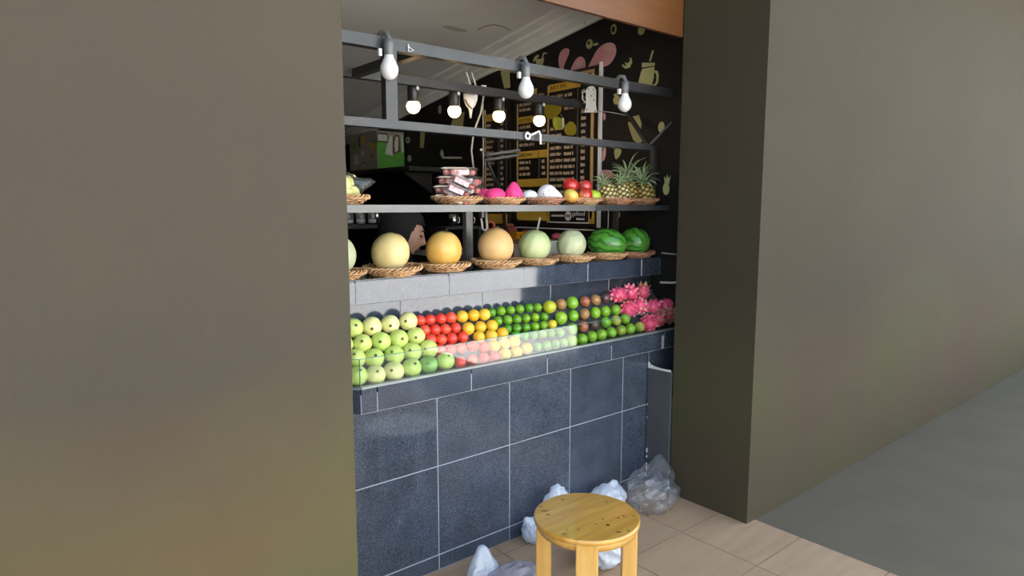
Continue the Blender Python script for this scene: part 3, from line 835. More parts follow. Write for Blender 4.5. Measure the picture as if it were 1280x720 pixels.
flat((1.031, 0.115, 1.815), (1.216, 0.424, 2.036), 0.022, 0.006).build('brace', M['steel'], rk)
flat((1.035, 0.112, 1.812), (1.216, 0.102, 1.948), 0.014, 0.006).build('brace', M['grey_plastic'], rk)
flat((1.039, 0.39, 1.213), (1.041, 0.39, 1.4775), 0.006, 0.006).build('tie_rod', M['shelf_steel'], rk)

# ------------------------------------------------------------------ bulbs on the top front beam (off)
def bulb_off(x, label):
    z = 2.082
    t = thing('clip_on_bulb', label, 'light bulb', (x, 0.085, 2.03), 'unlit white bulbs on the top beam of the rack')
    y = 0.074
    MB().tube([(x, y - 0.002, 2.075), (x, y - 0.002, 2.115), (x - 0.004, y + 0.006, 2.136), (x - 0.012, 0.10, 2.140), (x - 0.016, 0.12, 2.1265)], 0.010, 10).build('bracket', M['grey_plastic'], t, True)
    MB().lathe([(0, 2.112), (0.019, 2.112), (0.021, 2.09), (0.018, 2.062), (0.016, 2.052), (0, 2.052)], (x, y, 0), 18).build('socket', M['grey_plastic'], t, True)
    MB().lathe([(0, 2.058), (0.0165, 2.056), (0.018, 2.046), (0.024, 2.034), (0.0325, 2.016), (0.0345, 2.002), (0.031, 1.985), (0.021, 1.972), (0.009, 1.966), (0, 1.965)],
               (x, y, 0), 24).build('bulb', M['bulb_off'], t, True)
    MB().box((x - 0.034, y + 0.008, 2.062), (0.012, 0.014, 0.026)).build('switch', M['white_plastic'], t)
    return t
bulb_off(-0.534, 'white unlit bulb clipped to the top beam, leftmost, above the short grey post')
bulb_off(0.142, 'white unlit bulb clipped to the top beam, middle one, in front of the menu header')
bulb_off(0.796, 'white unlit bulb clipped to the top beam, rightmost, next to the black wall')
# lit lamps under the rear beam
def lamp_on(x, label):
    t = thing('hanging_lamp', label, 'lamp', (x, 0.72, 1.96), 'lit lamps under the rear beam')
    y = 0.72
    MB().lathe([(0, 2.086), (0.027, 2.086), (0.029, 2.07), (0.029, 2.012), (0.026, 2.008), (0, 2.008)], (x, y, 0), 20).build('socket', M['black_plastic'], t, True)
    MB().lathe([(0, 2.01), (0.026, 2.008), (0.0325, 1.998), (0.034, 1.985), (0.031, 1.972), (0.022, 1.960), (0.011, 1.954), (0, 1.953)], (x, y, 0), 22).build('bulb', M['bulb_on'], t, True)
    MB().box((x + 0.006, y - 0.031, 2.072), (0.012, 0.006, 0.016)).build('switch', M['tan_lid'] if False else M['white_plastic'], t)
    return t
for x, w in ((-0.035, 'leftmost of four'), (0.212, 'second from the left'),
             (0.508, 'third from the left'), (0.806, 'rightmost of four')):
    lamp_on(x, 'glowing bulb in black holder under the rear beam, ' + w)

# ------------------------------------------------------------------ menu boards
def lettering(mb, y0, z, width, h=0.020, hoff=0.0):
    """an unreadable printed line: short strokes in word groups, running towards -Y"""
    y = y0
    while y > y0 - width:
        for _ in range(random.randint(3, 7)):
            w = random.uniform(0.0055, 0.0095)
            mb.bb(WX - 0.0165 - hoff, WX - 0.0160 - hoff, y - w, y, z - h / 2, z + h / 2 * random.choice((0.6, 1, 1)))
            y -= w + 0.0012
            if y < y0 - width: break
        y -= 0.008
def menu_panel(o, y0, y1, z0, z1, m, t0=0.012, t1=0.0148, name='print_panel'):
    return MB().bb(WX - t1, WX - t0, y0, y1, z0, z1).build(name, m, o)
def word(txt, y, z, size, m, parent, name='heading'):
    cu = bpy.data.curves.new(name, 'FONT'); cu.body = txt; cu.size = size; cu.extrude = 0.0004
    tmp = bpy.data.objects.new(name, cu); COL.objects.link(tmp)
    dg = bpy.context.evaluated_depsgraph_get(); dg.update()
    me = bpy.data.meshes.new_from_object(tmp.evaluated_get(dg))
    bpy.data.objects.remove(tmp)
    o = bpy.data.objects.new(name, me); COL.objects.link(o)
    me.materials.clear(); me.materials.append(m)
    me.transform(Matrix(((0, 0, -1, 0), (-1, 0, 0, 0), (0, 1, 0, 0), (0, 0, 0, 1))))
    o.parent = parent
    o.location = Vector((WX - 0.0185, y, z)) - parent.location
    return o
random.seed(11)
mb_ = thing('menu_board', 'tall black and mustard juice menu board with price columns on the right black wall', 'menu', (WX - 0.006, 1.0, 1.36))
MB().bb(WX - 0.0118, WX - 0.0002, 0.635, 1.43, 1.362, 2.337).build('board', M['menu_black'], mb_)
MB().bb(WX - 0.020, WX - 0.0002, 0.612, 0.628, 1.365, 2.35).build('edge_strip', M['menu_white'], mb_)
MB().bb(WX - 0.014, WX - 0.0002, 0.66, 1.43, 1.345, 1.353).build('edge_strip', M['menu_white'], mb_)
for y0, y1, z0, z1, m in ((1.382, 1.394, 1.41, 2.19, 'menu_line'), (1.072, 1.084, 1.42, 2.27, 'menu_line'), (0.672, 0.694, 1.42, 2.318, 'menu_line'),
                          (0.694, 0.92, 2.300, 2.318, 'menu_line'), (0.806, 0.812, 1.50, 2.25, 'menu_grey'), (1.162, 1.168, 1.62, 1.86, 'menu_grey'),
                          (1.19, 1.25, 2.262, 2.272, 'menu_line')):
    menu_panel(mb_, y0, y1, z0, z1, M[m], name='rule')
for y0, y1, z0, z1 in ((0.79, 1.072, 2.228, 2.276), (1.225, 1.382, 2.055, 2.10), (1.084, 1.382, 1.818, 1.868), (1.084, 1.382, 1.628, 1.68),
                       (1.19, 1.26, 2.20, 2.262), (0.72, 0.79, 2.255, 2.29)):
    menu_panel(mb_, y0, y1, z0, z1, M['menu_orange'], name='heading_strip')
word('JUICE MIX', 1.055, 2.241, 0.034, M['menu_dark'], mb_)
word('JUICE MIX', 1.368, 1.832, 0.032, M['menu_dark'], mb_)
word('JUICE MIX', 1.368, 2.067, 0.028, M['menu_dark'], mb_)
tx = MB()
zz = 2.195
while zz > 1.50:                                            # right hand columns
    if not (2.00 < zz < 2.17): lettering(tx, 1.055, zz, random.uniform(0.09, 0.14))
    if not (1.94 < zz < 2.09): lettering(tx, 0.925, zz - 0.002, random.uniform(0.07, 0.10))
    lettering(tx, 0.775, zz + 0.004, 0.035, 0.022)
    tx.bb(WX - 0.0165, WX - 0.016, 0.95, 0.957, zz - 0.005, zz + 0.005)
    zz -= 0.0405
zz = 2.03
while zz > 1.69:                                            # left hand column
    if not (1.80 < zz < 1.885):
        lettering(tx, 1.365, zz, random.uniform(0.10, 0.17))
        lettering(tx, 1.135, zz, 0.03, 0.021)
    zz -= 0.0395
for zz in (2.18, 2.145): lettering(tx, 1.365, zz, 0.12)
for zz in (1.60, 1.565, 1.53): lettering(tx, 1.365, zz, 0.13)
lettering(tx, 1.165, 2.225, 0.05)
tx.build('lettering', M['menu_text'], mb_, kind='stuff')
# mustard strip with pictures and the black delivery panel at the foot
menu_panel(mb_, 1.084, 1.382, 1.40, 1.485, M['menu_orange'])
menu_panel(mb_, 0.655, 1.084, 1.388, 1.478, M['menu_orange'])
menu_panel(mb_, 0.70, 1.055, 1.388, 1.476, M['menu_white'], 0.0150, 0.0155)
menu_panel(mb_, 0.701, 1.054, 1.396, 1.469, M['menu_black'], 0.0157, 0.0163, 'delivery_panel')
MB().prism(ell((0.880, 1.4335), 0.030, 0.030, 22), on_wall(0.0166), 0.0006).build('logo_disc', M['menu_white'], mb_)
for y in (0.891, 0.869): MB().prism(ell((y, 1.434), 0.0065, 0.011, 10), on_wall(0.0175), 0.0005).build('logo_mark', M['menu_black'], mb_)
word('gofood', 0.843, 1.436, 0.040, M['menu_white'], mb_, 'logo_word')
t2 = MB()
random.seed(4)
y = 1.035
while y > 0.925:
    w = random.uniform(0.005, 0.008); t2.bb(WX - 0.0170, WX - 0.0165, y - w, y, 1.429, 1.429 + random.choice((0.010, 0.013))); y -= w + 0.0015
y = 0.805
while y > 0.735:
    w = random.uniform(0.004, 0.007); t2.bb(WX - 0.0170, WX - 0.0165, y - w, y, 1.410, 1.410 + random.choice((0.008, 0.012))); y -= w + 0.0012
t2.build('small_lettering', M['menu_white'], mb_, kind='stuff')
for p, m, nm in (([(1.144, 2.163), (1.079, 2.19), (0.974, 2.175), (0.948, 2.13), (0.947, 2.098), (1.004, 2.062), (1.067, 2.054), (1.133, 2.104)], 'art_olive', 'leaf_picture'),
                 ([(0.93, 1.998), (0.86, 2.034), (0.81, 1.988), (0.819, 1.937), (0.909, 1.944)], 'art_olive', 'leaf_picture')):
    MB().prism(smooth(p, 1), on_wall(0.0168), 0.0006).build(nm, M[m], mb_)
MB().prism(smooth([(1.035, 2.065), (0.973, 2.069), (0.926, 2.033), (0.941, 1.999), (0.982, 1.982), (1.024, 2.003)]), on_wall(0.0176), 0.0006).build('fruit_picture', M['art_lime'], mb_)
MB().prism([(0.942, 2.06), (0.925, 2.05), (0.918, 2.00), (0.94, 1.985)], on_wall(0.0183), 0.0005).build('peel_picture', M['menu_white'], mb_)
# the left, narrower board
random.seed(21)
m2 = thing('menu_board', 'narrow dark menu board with mustard heading, left of the large board', 'menu', (WX - 0.006, 1.65, 1.36))
MB().bb(WX - 0.0118, WX - 0.0002, 1.475, 1.80, 1.362, 2.24).build('board', M['menu_black'], m2)
for y0, y1, z0, z1, m in ((1.748, 1.76, 1.45, 2.19, 'menu_line'), (1.506, 1.512, 1.45, 2.17, 'menu_grey'), (1.594, 1.600, 1.45, 2.05, 'menu_grey')):
    menu_panel(m2, y0, y1, z0, z1, M[m], name='rule')
menu_panel(m2, 1.62, 1.748, 2.105, 2.155, M['menu_orange'], name='heading_strip')
tx = MB(); zz = 2.075
while zz > 1.50:
    lettering(tx, 1.735, zz, random.uniform(0.05, 0.09)); lettering(tx, 1.573, zz, 0.03, 0.021); zz -= 0.0385
tx.build('lettering', M['menu_text'], m2, kind='stuff')
menu_panel(m2, 1.50, 1.76, 1.37, 1.44, M['menu_orange'])

# fruit places on the sloping bed (metres)
GUAVA_SPOTS = [(-0.6686, 0.1623, 1.0278), (-0.5888, 0.1602, 1.0252), (-0.5068, 0.1604, 1.0255), (-0.4218, 0.1618, 1.0271), (-0.731, 0.1208, 0.9784), (-0.6553, 0.1157, 0.9723), (-0.5755, 0.1135, 0.9696), (-0.4962, 0.1134, 0.9695), (-0.4147, 0.1147, 0.971), (-0.702, 0.0783, 0.9277), (-0.6289, 0.0718, 0.9199), (-0.5421, 0.0713, 0.9193), (-0.4604, 0.0721, 0.9202), (-0.3826, 0.0724, 0.9206), (-0.7221, 0.0328, 0.8734), (-0.6485, 0.0265, 0.866), (-0.569, 0.0273, 0.8669), (-0.4895, 0.0284, 0.8682), (-0.4109, 0.029, 0.8689), (-0.3293, 0.0301, 0.8703)]
TOMATO_SPOTS = [(-0.3572, 0.1741, 1.0216), (-0.3085, 0.1718, 1.0189), (-0.255, 0.171, 1.0179), (-0.2035, 0.1704, 1.0172), (-0.3557, 0.1427, 0.9842), (-0.3058, 0.1393, 0.9802), (-0.2552, 0.1368, 0.9771), (-0.2028, 0.136, 0.9762), (-0.3447, 0.1121, 0.9477), (-0.2963, 0.1076, 0.9424), (-0.2428, 0.1063, 0.9409), (-0.1869, 0.1051, 0.9394), (-0.3234, 0.0783, 0.9074), (-0.2735, 0.0754, 0.904), (-0.2187, 0.0735, 0.9018), (-0.1605, 0.0727, 0.9008), (-0.2536, 0.0322, 0.8524), (-0.1905, 0.0321, 0.8524), (-0.1306, 0.0332, 0.8537), (-0.0752, 0.0313, 0.8514), (-0.1059, 0.0647, 0.8912)]
ORANGE_SPOTS = [(-0.1468, 0.166, 1.0166), (-0.0857, 0.1654, 1.0159), (-0.0266, 0.1631, 1.0131), (-0.1429, 0.1256, 0.9685), (-0.0778, 0.1246, 0.9673), (-0.0137, 0.1233, 0.9657), (-0.1089, 0.0947, 0.9317), (-0.042, 0.0927, 0.9293), (0.0226, 0.0942, 0.931), (-0.0548, 0.059, 0.8891), (0.0052, 0.0613, 0.8919), (0.0625, 0.0611, 0.8916), (-0.016, 0.0295, 0.8539), (0.048, 0.0281, 0.8522), (0.1143, 0.0344, 0.8598)]
LIME_SPOTS = [(0.0231, 0.1735, 1.0162), (0.0794, 0.1741, 1.017), (0.1359, 0.1735, 1.0162), (0.1926, 0.1732, 1.0158), (0.2496, 0.1729, 1.0156), (0.3034, 0.171, 1.0132), (0.0354, 0.1429, 0.9797), (0.0919, 0.1417, 0.9784), (0.1458, 0.1401, 0.9764), (0.2012, 0.1386, 0.9747), (0.2571, 0.1375, 0.9733), (0.313, 0.135, 0.9703), (0.0666, 0.1121, 0.9431), (0.1208, 0.1102, 0.9408), (0.1754, 0.1083, 0.9385), (0.2297, 0.1066, 0.9365), (0.2836, 0.1059, 0.9357), (0.0949, 0.0877, 0.914), (0.1413, 0.0806, 0.9055), (0.1952, 0.0778, 0.9021), (0.2491, 0.0764, 0.9005), (0.3052, 0.076, 0.9), (0.1859, 0.0395, 0.8565), (0.2429, 0.039, 0.8559), (0.2994, 0.0392, 0.8562), (0.3536, 0.0384, 0.8552), (0.3596, 0.0724, 0.8958)]
LEMON_SPOTS = [(0.3383, 0.1044, 0.9346)]
BIGORANGE_SPOTS = [(0.3669, 0.1543, 1.0113)]
PASSION_SPOTS = [(0.4552, 0.1641, 1.0139, 'b'), (0.5287, 0.1599, 1.0155, 'G'), (0.6227, 0.1633, 1.0129, 'r'), (0.7029, 0.1637, 1.0134, 'b'), (0.7813, 0.1648, 1.0147, 'd'), (0.4031, 0.1111, 0.9574, 'G'), (0.4936, 0.1178, 0.9587, 'g'), (0.5731, 0.1178, 0.9587, 'b'), (0.6531, 0.1171, 0.9579, 'g'), (0.7284, 0.1166, 0.9573, 'g'), (0.8049, 0.1152, 0.9556, 'g'), (0.4434, 0.0728, 0.9051, 'g'), (0.5221, 0.0748, 0.9075, 'r'), (0.6011, 0.0752, 0.9079, 'd'), (0.6866, 0.0765, 0.9095, 'g'), (0.765, 0.0767, 0.9098, 'y'), (0.8376, 0.0771, 0.9102, 'g'), (0.404, 0.0327, 0.8572, 'g'), (0.4716, 0.0319, 0.8564, 'g'), (0.5418, 0.0346, 0.8596, 'g'), (0.6121, 0.0355, 0.8607, 'g'), (0.6865, 0.0369, 0.8622, 'g'), (0.7612, 0.0381, 0.8637, 'y'), (0.8349, 0.0384, 0.864, 'g'), (0.9102, 0.0387, 0.8644, 'y')]
DRAGON_SPOTS = [(0.8684, 0.1565, 1.0263), (0.9749, 0.1583, 1.0284), (1.0747, 0.1566, 1.0264), (0.8873, 0.0961, 0.9543), (0.9893, 0.1016, 0.9609), (1.0859, 0.091, 0.9483), (0.9789, 0.0337, 0.88), (1.0706, 0.0418, 0.8896), (1.1685, 0.0469, 0.8957), (1.1921, 0.0883, 0.945)]

# ================================================================== FRUIT HEAPED ON THE BED
def setmat(o, m):
    o.material_slots[0].link = 'OBJECT'
    o.material_slots[0].material = m
def rowof(i, counts):
    r = 0
    while i >= counts[r]:
        i -= counts[r]; r += 1
    return r, i
def rowname(r, n):
    return 'back' if r == 0 else ('front' if r == n - 1 else {1: 'second', 2: 'third', 3: 'fourth'}[r])
def rnd_rot(a=0.5):
    return (random.uniform(-a, a), random.uniform(-a, a), random.uniform(-a, a))
random.seed(5)
# guavas
def guava():
    r = 0.0385
    def f(v):
        b = 1 + 0.022 * noise.noise(v * 1.7) + 0.010 * noise.noise(v * 4)
        return v * b
    g_ = MB().ball((0, 0, 0), (r * 1.02, r * 1.02, r * 0.98), 28, 18, fn=f).build('guava', M['guava'], None, True)
    for v in g_.data.vertices: v.co += g_.location
    g_.location = (0, 0, 0)
    d = Vector((-0.40, -0.80, 0.42)).normalized()
    q = d.to_track_quat('Z', 'Y').to_matrix()
    c = MB()
    c.lathe([(0, 0.0015), (0.0025, 0.001), (0.0042, 0.0022), (0.0048, 0.0006), (0.004, -0.002), (0, -0.002)], d * (r * 1.0), 10, q)
    for k in range(5):
        a = k * 1.257
        c.box(d * r * 1.02 + q @ Vector((math.cos(a) * 0.0042, math.sin(a) * 0.0042, 0.001)), (0.004, 0.004, 0.002))
    c.build('calyx', M['calyx'], g_)
    return g_
g0 = guava()
counts = [4, 5, 5, 6]
names_g = {'y': 'pale yellow', 'n': 'yellow green', 'g': 'plain darker green'}
for i, p in enumerate(GUAVA_SPOTS):
    o = g0 if i == 0 else dup(g0, p)
    o.location = p; o.rotation_euler = rnd_rot(0.42)
    s = random.uniform(0.97, 1.03); o.scale = (s, s, s * random.uniform(0.97, 1.03))
    kind = 'y' if i in (1, 2, 3, 15, 16) else ('g' if i == 18 else 'n')
    if kind == 'y': setmat(o, M['guava_yellow'])
    if kind == 'g': setmat(o, M['guava_green'])
    r, k = rowof(i, counts)
    tag(o, '%s guava, %s from the left in the %s row of the guava heap' % (names_g[kind], ORD[k], rowname(r, 4)), 'guava', 'guavas heaped on the counter')
# simple round fruit
def round_fruit(name, m, r, squash=1.0, n=22, dent=0.0):
    def f(v):
        w = v * (1 + 0.015 * noise.noise(v * 1.6 + Vector((3, 1, 2))))
        if dent:
            h = math.hypot(v.x, v.z)
            w = w * (1 - dent * math.exp(-(h / 0.22) ** 2))
        return w
    o = MB().ball((0, 0, 0), (r, r, r * squash), n, 14, fn=f).build(name, m, None, True)
    for v in o.data.vertices: v.co += o.location
    o.location = (0, 0, 0)
    return o
def heap(name, spots, counts, o0, label, cat, group):
    for i, p in enumerate(spots):
        if i == 0: o = o0
        else:
            o = o0.copy(); COL.objects.link(o)
        o.location = p[:3]; o.rotation_euler = rnd_rot(3)
        s = random.uniform(0.96, 1.03); o.scale = (s, s, s)
        r, k = rowof(i, counts)
        tag(o, label % (ORD[k], rowname(r, len(counts))), cat, group)
heap('tomato', TOMATO_SPOTS[:16] + TOMATO_SPOTS[20:] + TOMATO_SPOTS[16:20], [4, 4, 4, 5, 4], round_fruit('tomato', M['tomato'], 0.0255, 0.95),
     'shiny red tomato, %s from the left in the %s row of the tomato block', 'tomato', 'red tomatoes beside the guavas')
heap('orange', ORANGE_SPOTS, [3, 3, 3, 3, 3], round_fruit('orange', M['orange'], 0.0285, 0.97),
     'yellow orange, %s from the left in the %s row between tomatoes and limes', 'orange', 'yellow oranges on the counter')
heap('lime', LIME_SPOTS, [6, 6, 5, 6, 4], round_fruit('lime', M['lime'], 0.0225, 0.97),
     'small dark green lime, %s from the left in the %s row of the lime block', 'lime', 'small limes on the counter')
o = round_fruit('lime', M['lemon'], 0.023); o.location = LEMON_SPOTS[0][:3]
lone(o, 'single small yellow lime at the right end of the lime block', 'lime')
o = round_fruit('green_orange', M['bigorange'], 0.034, 0.96); o.location = BIGORANGE_SPOTS[0][:3]
lone(o, 'largest yellow green citrus at the back between limes and passion fruit', 'orange')
pf0 = round_fruit('passion_fruit', M['pf_green'], 0.0282, 1.0, dent=0.03)
kinds = {'g': ('pf_green', 'green'), 'G': ('pf_green', 'large green'), 'b': ('pf_brown', 'tan brown'), 'r': ('pf_red', 'rusty brown'),
         'd': ('pf_dark', 'dark purple'), 'y': ('pf_ripe', 'blotched green')}
counts = [5, 6, 6, 8]
for i, p in enumerate(PASSION_SPOTS):
    if i == 0: o = pf0
    else:
        o = pf0.copy(); COL.objects.link(o)
    kd = p[3]
    o.location = p[:3]; o.rotation_euler = rnd_rot(0.6)
    s = random.uniform(0.97, 1.02) * (1.15 if kd == 'G' else 1); o.scale = (s * 0.97, s * 0.97, s * 1.05)
    setmat(o, M[kinds[kd][0]])
    r, k = rowof(i, counts)
    tag(o, '%s passion fruit, %s from the left in the %s row of its block' % (kinds[kd][1], ORD[k], rowname(r, 4)), 'passion fruit', 'passion fruit on the counter')
# dragon fruit
def dragon(mb, ms, seed):
    rr = random.Random(seed)
    t = thing('dragon_fruit', 'x', 'dragon fruit', (0, 0, 0))
    MB().ball((0, 0, 0), (0.046, 0.040, 0.040), 22, 14, fn=lambda v: v * (1 + 0.05 * noise.noise(v * 2.2))).build('body', mb, t, True)
    sc = MB()
    for k in range(30):
        z = -0.85 + 1.75 * k / 29
        a = k * 2.399963
        h = math.sqrt(max(0, 1 - z * z))
        nrm = Vector((z, h * math.cos(a), h * math.sin(a)))
        p = Vector((nrm.x * 0.046, nrm.y * 0.040, nrm.z * 0.040))
        tip = (nrm + Vector((1.2, 0, 0))).normalized()
        side = tip.cross(nrm).normalized()
        L_ = rr.uniform(0.010, 0.018) * (1.5 if z > 0.6 else 1)
        w = rr.uniform(0.007, 0.011)
        base = p - nrm * 0.003
        mid = base + tip * L_ * 0.5 + nrm * 0.0055
        end = base + tip * L_ + nrm * rr.uniform(0.004, 0.010)
        vs = [base - side * w, base + side * w, mid + side * w * 0.7, end, mid - side * w * 0.7, base - tip * 0.004 + nrm * 0.0045]
        sc.add(vs, [(0, 5, 4), (5, 1, 2), (5, 2, 4), (4, 2, 3), (0, 4, 1), (4, 2, 1)])
    sc.build('bracts', ms, t, kind='stuff')
    return t
dA = dragon(M['dragon'], M['dragon_scale'], 1)
dB = dragon(M['dragon'], M['dragon_scale_green'], 2)
dl = ['topmost on the left of the heap, beside the dark passion fruit', 'in the middle of the top layer', 'with a withered yellow green crown, top right of the heap',
      'left one of the second layer', 'middle one of the second layer', 'right one of the second layer', 'at the front left, against the green passion fruit',
      'with greenish bracts at the front middle', 'at the far right end by the partition', 'half hidden behind the right front pair']
dr = [(0.2, 0.3, 2.2), (1.2, -0.3, 0.9), (0.4, -1.3, 0.3), (0.9, 0.2, 3.6), (2.0, 0.5, 0.6), (0.3, -0.2, -0.7), (1.4, 0.1, 3.9), (0.2, -0.5, -0.6), (2.4, 0.1, 0.4), (0.5, 0.3, 2.5)]
usedA = usedB = False
for i, p in enumerate(DRAGON_SPOTS):
    g_ = i in (2, 7, 8)
    if g_:
        o = dup(dB, p) if usedB else dB; usedB = True
    else:
        o = dup(dA, p) if usedA else dA; usedA = True
    o.location = p; o.rotation_euler = dr[i]
    tag(o, 'scaly pink dragon fruit ' + dl[i], 'dragon fruit', 'dragon fruit heaped at the right end')

# ================================================================== RATTAN TRAYS
def ring(R0, z, r, amp, k, ph, zamp=0.0, n=72, sides=5):
    pts = []
    for i in range(n):
        a = 2 * math.pi * i / n
        rr = R0 + amp * math.cos(k * a + ph)
        pts.append((rr * math.cos(a), rr * math.sin(a), z + zamp * math.sin(k * a + ph)))
    return pts, r, sides
def basket(m):
    t = thing('rattan_tray', 'x', 'tray', (0, 0, 0))
    MB().lathe([(0, 0.0), (0.078, 0.0), (0.082, 0.004), (0.080, 0.0065), (0, 0.0065)], (0, 0, 0), 36).build('base', m, t)
    w = MB()
    lv = 4
    for i in range(lv):
        f = i / (lv - 1)
        pts, r, sd = ring(0.081 + 0.022 * f, 0.006 + 0.017 * f, 0.0032, 0.0040, 12, math.pi * (i % 2), 0.0022)
        w.tube(pts, r, sd, closed=True)
    for k in range(24):
        a = 2 * math.pi * k / 24
        w.tube([(0.080 * math.cos(a), 0.080 * math.sin(a), 0.004), (0.108 * math.cos(a), 0.108 * math.sin(a), 0.029)], 0.0026, 4)
    w.build('weave', m, t, True)
    rm = MB()
    for ph in (0, 2.094, 4.189):
        pts, r, sd = ring(0.109, 0.030, 0.0036, 0.0058, 10, ph, 0.0072, 120)
        rm.tube(pts, r, sd, closed=True)
    rm.build('rim', m, t, True)
    return t
b_h = basket(M['rattan']); b_r = basket(M['rattan_red'])
SHZ, CTZ = 1.5035, 1.2135
spots = [('h', -0.675, 0.225, SHZ, 0.98, 'round honey rattan tray under the film-wrapped fruit at the left end of the shelf'),
         ('h', -0.133, 0.215, SHZ, 0.98, 'round honey rattan tray under the stacked clear berry boxes'),
         ('h', 0.122, 0.215, SHZ, 0.93, 'round honey rattan tray under the bright pink net-wrapped fruit'),
         ('r', 0.377, 0.215, SHZ, 0.93, 'round reddish rattan tray under the white foam-wrapped fruit'),
         ('h', 0.631, 0.215, SHZ, 0.98, 'round honey rattan tray under the five apples'),
         ('r', 0.886, 0.215, SHZ, 0.98, 'round reddish rattan tray under the two small pineapples'),
         ('r', 1.105, 0.215, SHZ, 0.92, 'round reddish rattan tray under the two large pineapples at the right end of the shelf'),
         ('h', -0.690, 0.245, CTZ, 1.0, 'round honey rattan tray with the melon cut off by the left picture edge'),
         ('h', -0.446, 0.240, CTZ, 1.08, 'round honey rattan tray under the cream melon in front of the woman'),
         ('h', -0.183, 0.240, CTZ, 0.98, 'round honey rattan tray under the golden melon left of the shelf post'),
         ('h', 0.104, 0.240, CTZ, 1.04, 'round honey rattan tray under the peach melon right of the shelf post'),
         ('h', 0.360, 0.240, CTZ, 0.92, 'round honey rattan tray under the pale green netted melon'),
         ('h', 0.613, 0.240, CTZ, 0.96, 'round honey rattan tray under the small pale melon beside the watermelon'),
         ('h', 0.872, 0.240, CTZ, 0.97, 'round honey rattan tray under the larger striped watermelon'),
         ('r', 1.108, 0.240, CTZ, 0.93, 'round reddish rattan tray under the right watermelon by the black wall')]
used = set()
for i, (kd, x, y, z, s, lb) in enumerate(spots):
    src = b_h if kd == 'h' else b_r
    o = src if kd not in used else dup(src, (x, y, z)); used.add(kd)
    place(o, (x, y, z), (R(random.uniform(-1.5, 1.5)), R(random.uniform(-1.5, 1.5)), random.uniform(0, 6)), s)
    tag(o, lb, 'tray', 'rattan trays on the shelf' if z > 1.4 else 'rattan trays on the counter top')

# ------------------------------------------------------------------ melons
def melon(m, loc, r, lb, hz=1.06, tilt=(0, 0, 0), ribs=0):
    t = thing('melon', lb, 'melon', (0, 0, 0), 'round melons on the counter top')
    def f(v):
        a = math.atan2(v.y, v.x); h = math.hypot(v.x, v.y)
        w = v * (1 + 0.012 * noise.noise(v * 1.3 + Vector(loc)))
        if ribs: w = Vector((w.x * (1 + 0.014 * math.cos(ribs * a) * h), w.y * (1 + 0.014 * math.cos(ribs * a) * h), w.z))
        if v.z > 0: w.z -= 0.05 * math.exp(-(h / 0.16) ** 2)
        return w
    MB().ball((0, 0, 0), (r, r, r * hz), 40, 26, fn=f).build('skin', m, t, True)
    MB().lathe([(0.009, r * hz * 0.93), (0.007, r * hz * 0.965), (0.004, r * hz * 0.985), (0, r * hz * 0.985)], (0, 0, 0), 10).build('stem_scar', M['stem'], t, True)
    place(t, loc, tilt)
    return t
melon(M['melon_pale'], (-0.690, 0.245, CTZ + 0.010 + 0.083), 0.077, 'pale melon half cut off by the left picture edge, on the leftmost lower tray', 1.05)
melon(M['melon_cream'], (-0.452, 0.240, CTZ + 0.0105 + 0.0845), 0.078, 'cream yellow melon on the lower tray in front of the woman', 1.06, (0.25, 0.1, 0.4))
melon(M['melon_gold'], (-0.189, 0.240, CTZ + 0.0085 + 0.085), 0.079, 'golden yellow melon on the lower tray left of the shelf post', 1.06, (0.1, -0.15, 1.0))
melon(M['melon_peach'], (0.102, 0.240, CTZ + 0.0095 + 0.088), 0.083, 'peach orange melon on the lower tray right of the shelf post', 1.05, (-0.1, 0.1, 2.0))
melon(M['melon_green'], (0.345, 0.240, CTZ + 0.008 + 0.082), 0.078, 'pale green netted melon in front of the orange jug', 1.04, (0.3, 0.2, 0), 10)
melon(M['melon_pale'], (0.597, 0.240, CTZ + 0.008 + 0.080), 0.0745, 'smallest pale green melon, left of the watermelons', 1.06, (0.2, -0.1, 0.5), 10)
def wmelon(loc, r, rot, lb):
    t = thing('watermelon', lb, 'watermelon', (0, 0, 0), 'watermelons at the right end')
    MB().ball((0, 0, 0), r, 44, 28, mtx=Matrix.Rotation(0.0, 3, 'Z')).build('rind', M['watermelon'], t, True)
    MB().tube([(r[0] * 0.985, 0, 0), (r[0] * 1.04, 0.002, 0.004), (r[0] * 1.09, 0.008, 0.012)], [0.005, 0.004, 0.0035], 8).build('stem', M['stem'], t, True)
    place(t, loc, rot)
    return t
wmelon((0.868, 0.240, CTZ + 0.008 + 0.079), (0.108, 0.080, 0.079), (0.5, 0.12, R(-62)), 'larger dark striped watermelon on the second lower tray from the right')
wmelon((1.100, 0.240, CTZ + 0.008 + 0.079), (0.092, 0.081, 0.079), (0.2, 0.22, R(-100)), 'watermelon with its stem end facing out, rightmost on the counter top')

# ------------------------------------------------------------------ goods on the shelf trays
VR = Vector((0.768, -0.640, 0))                      # direction along which the boxes face the street
BZ = SHZ + 0.0075
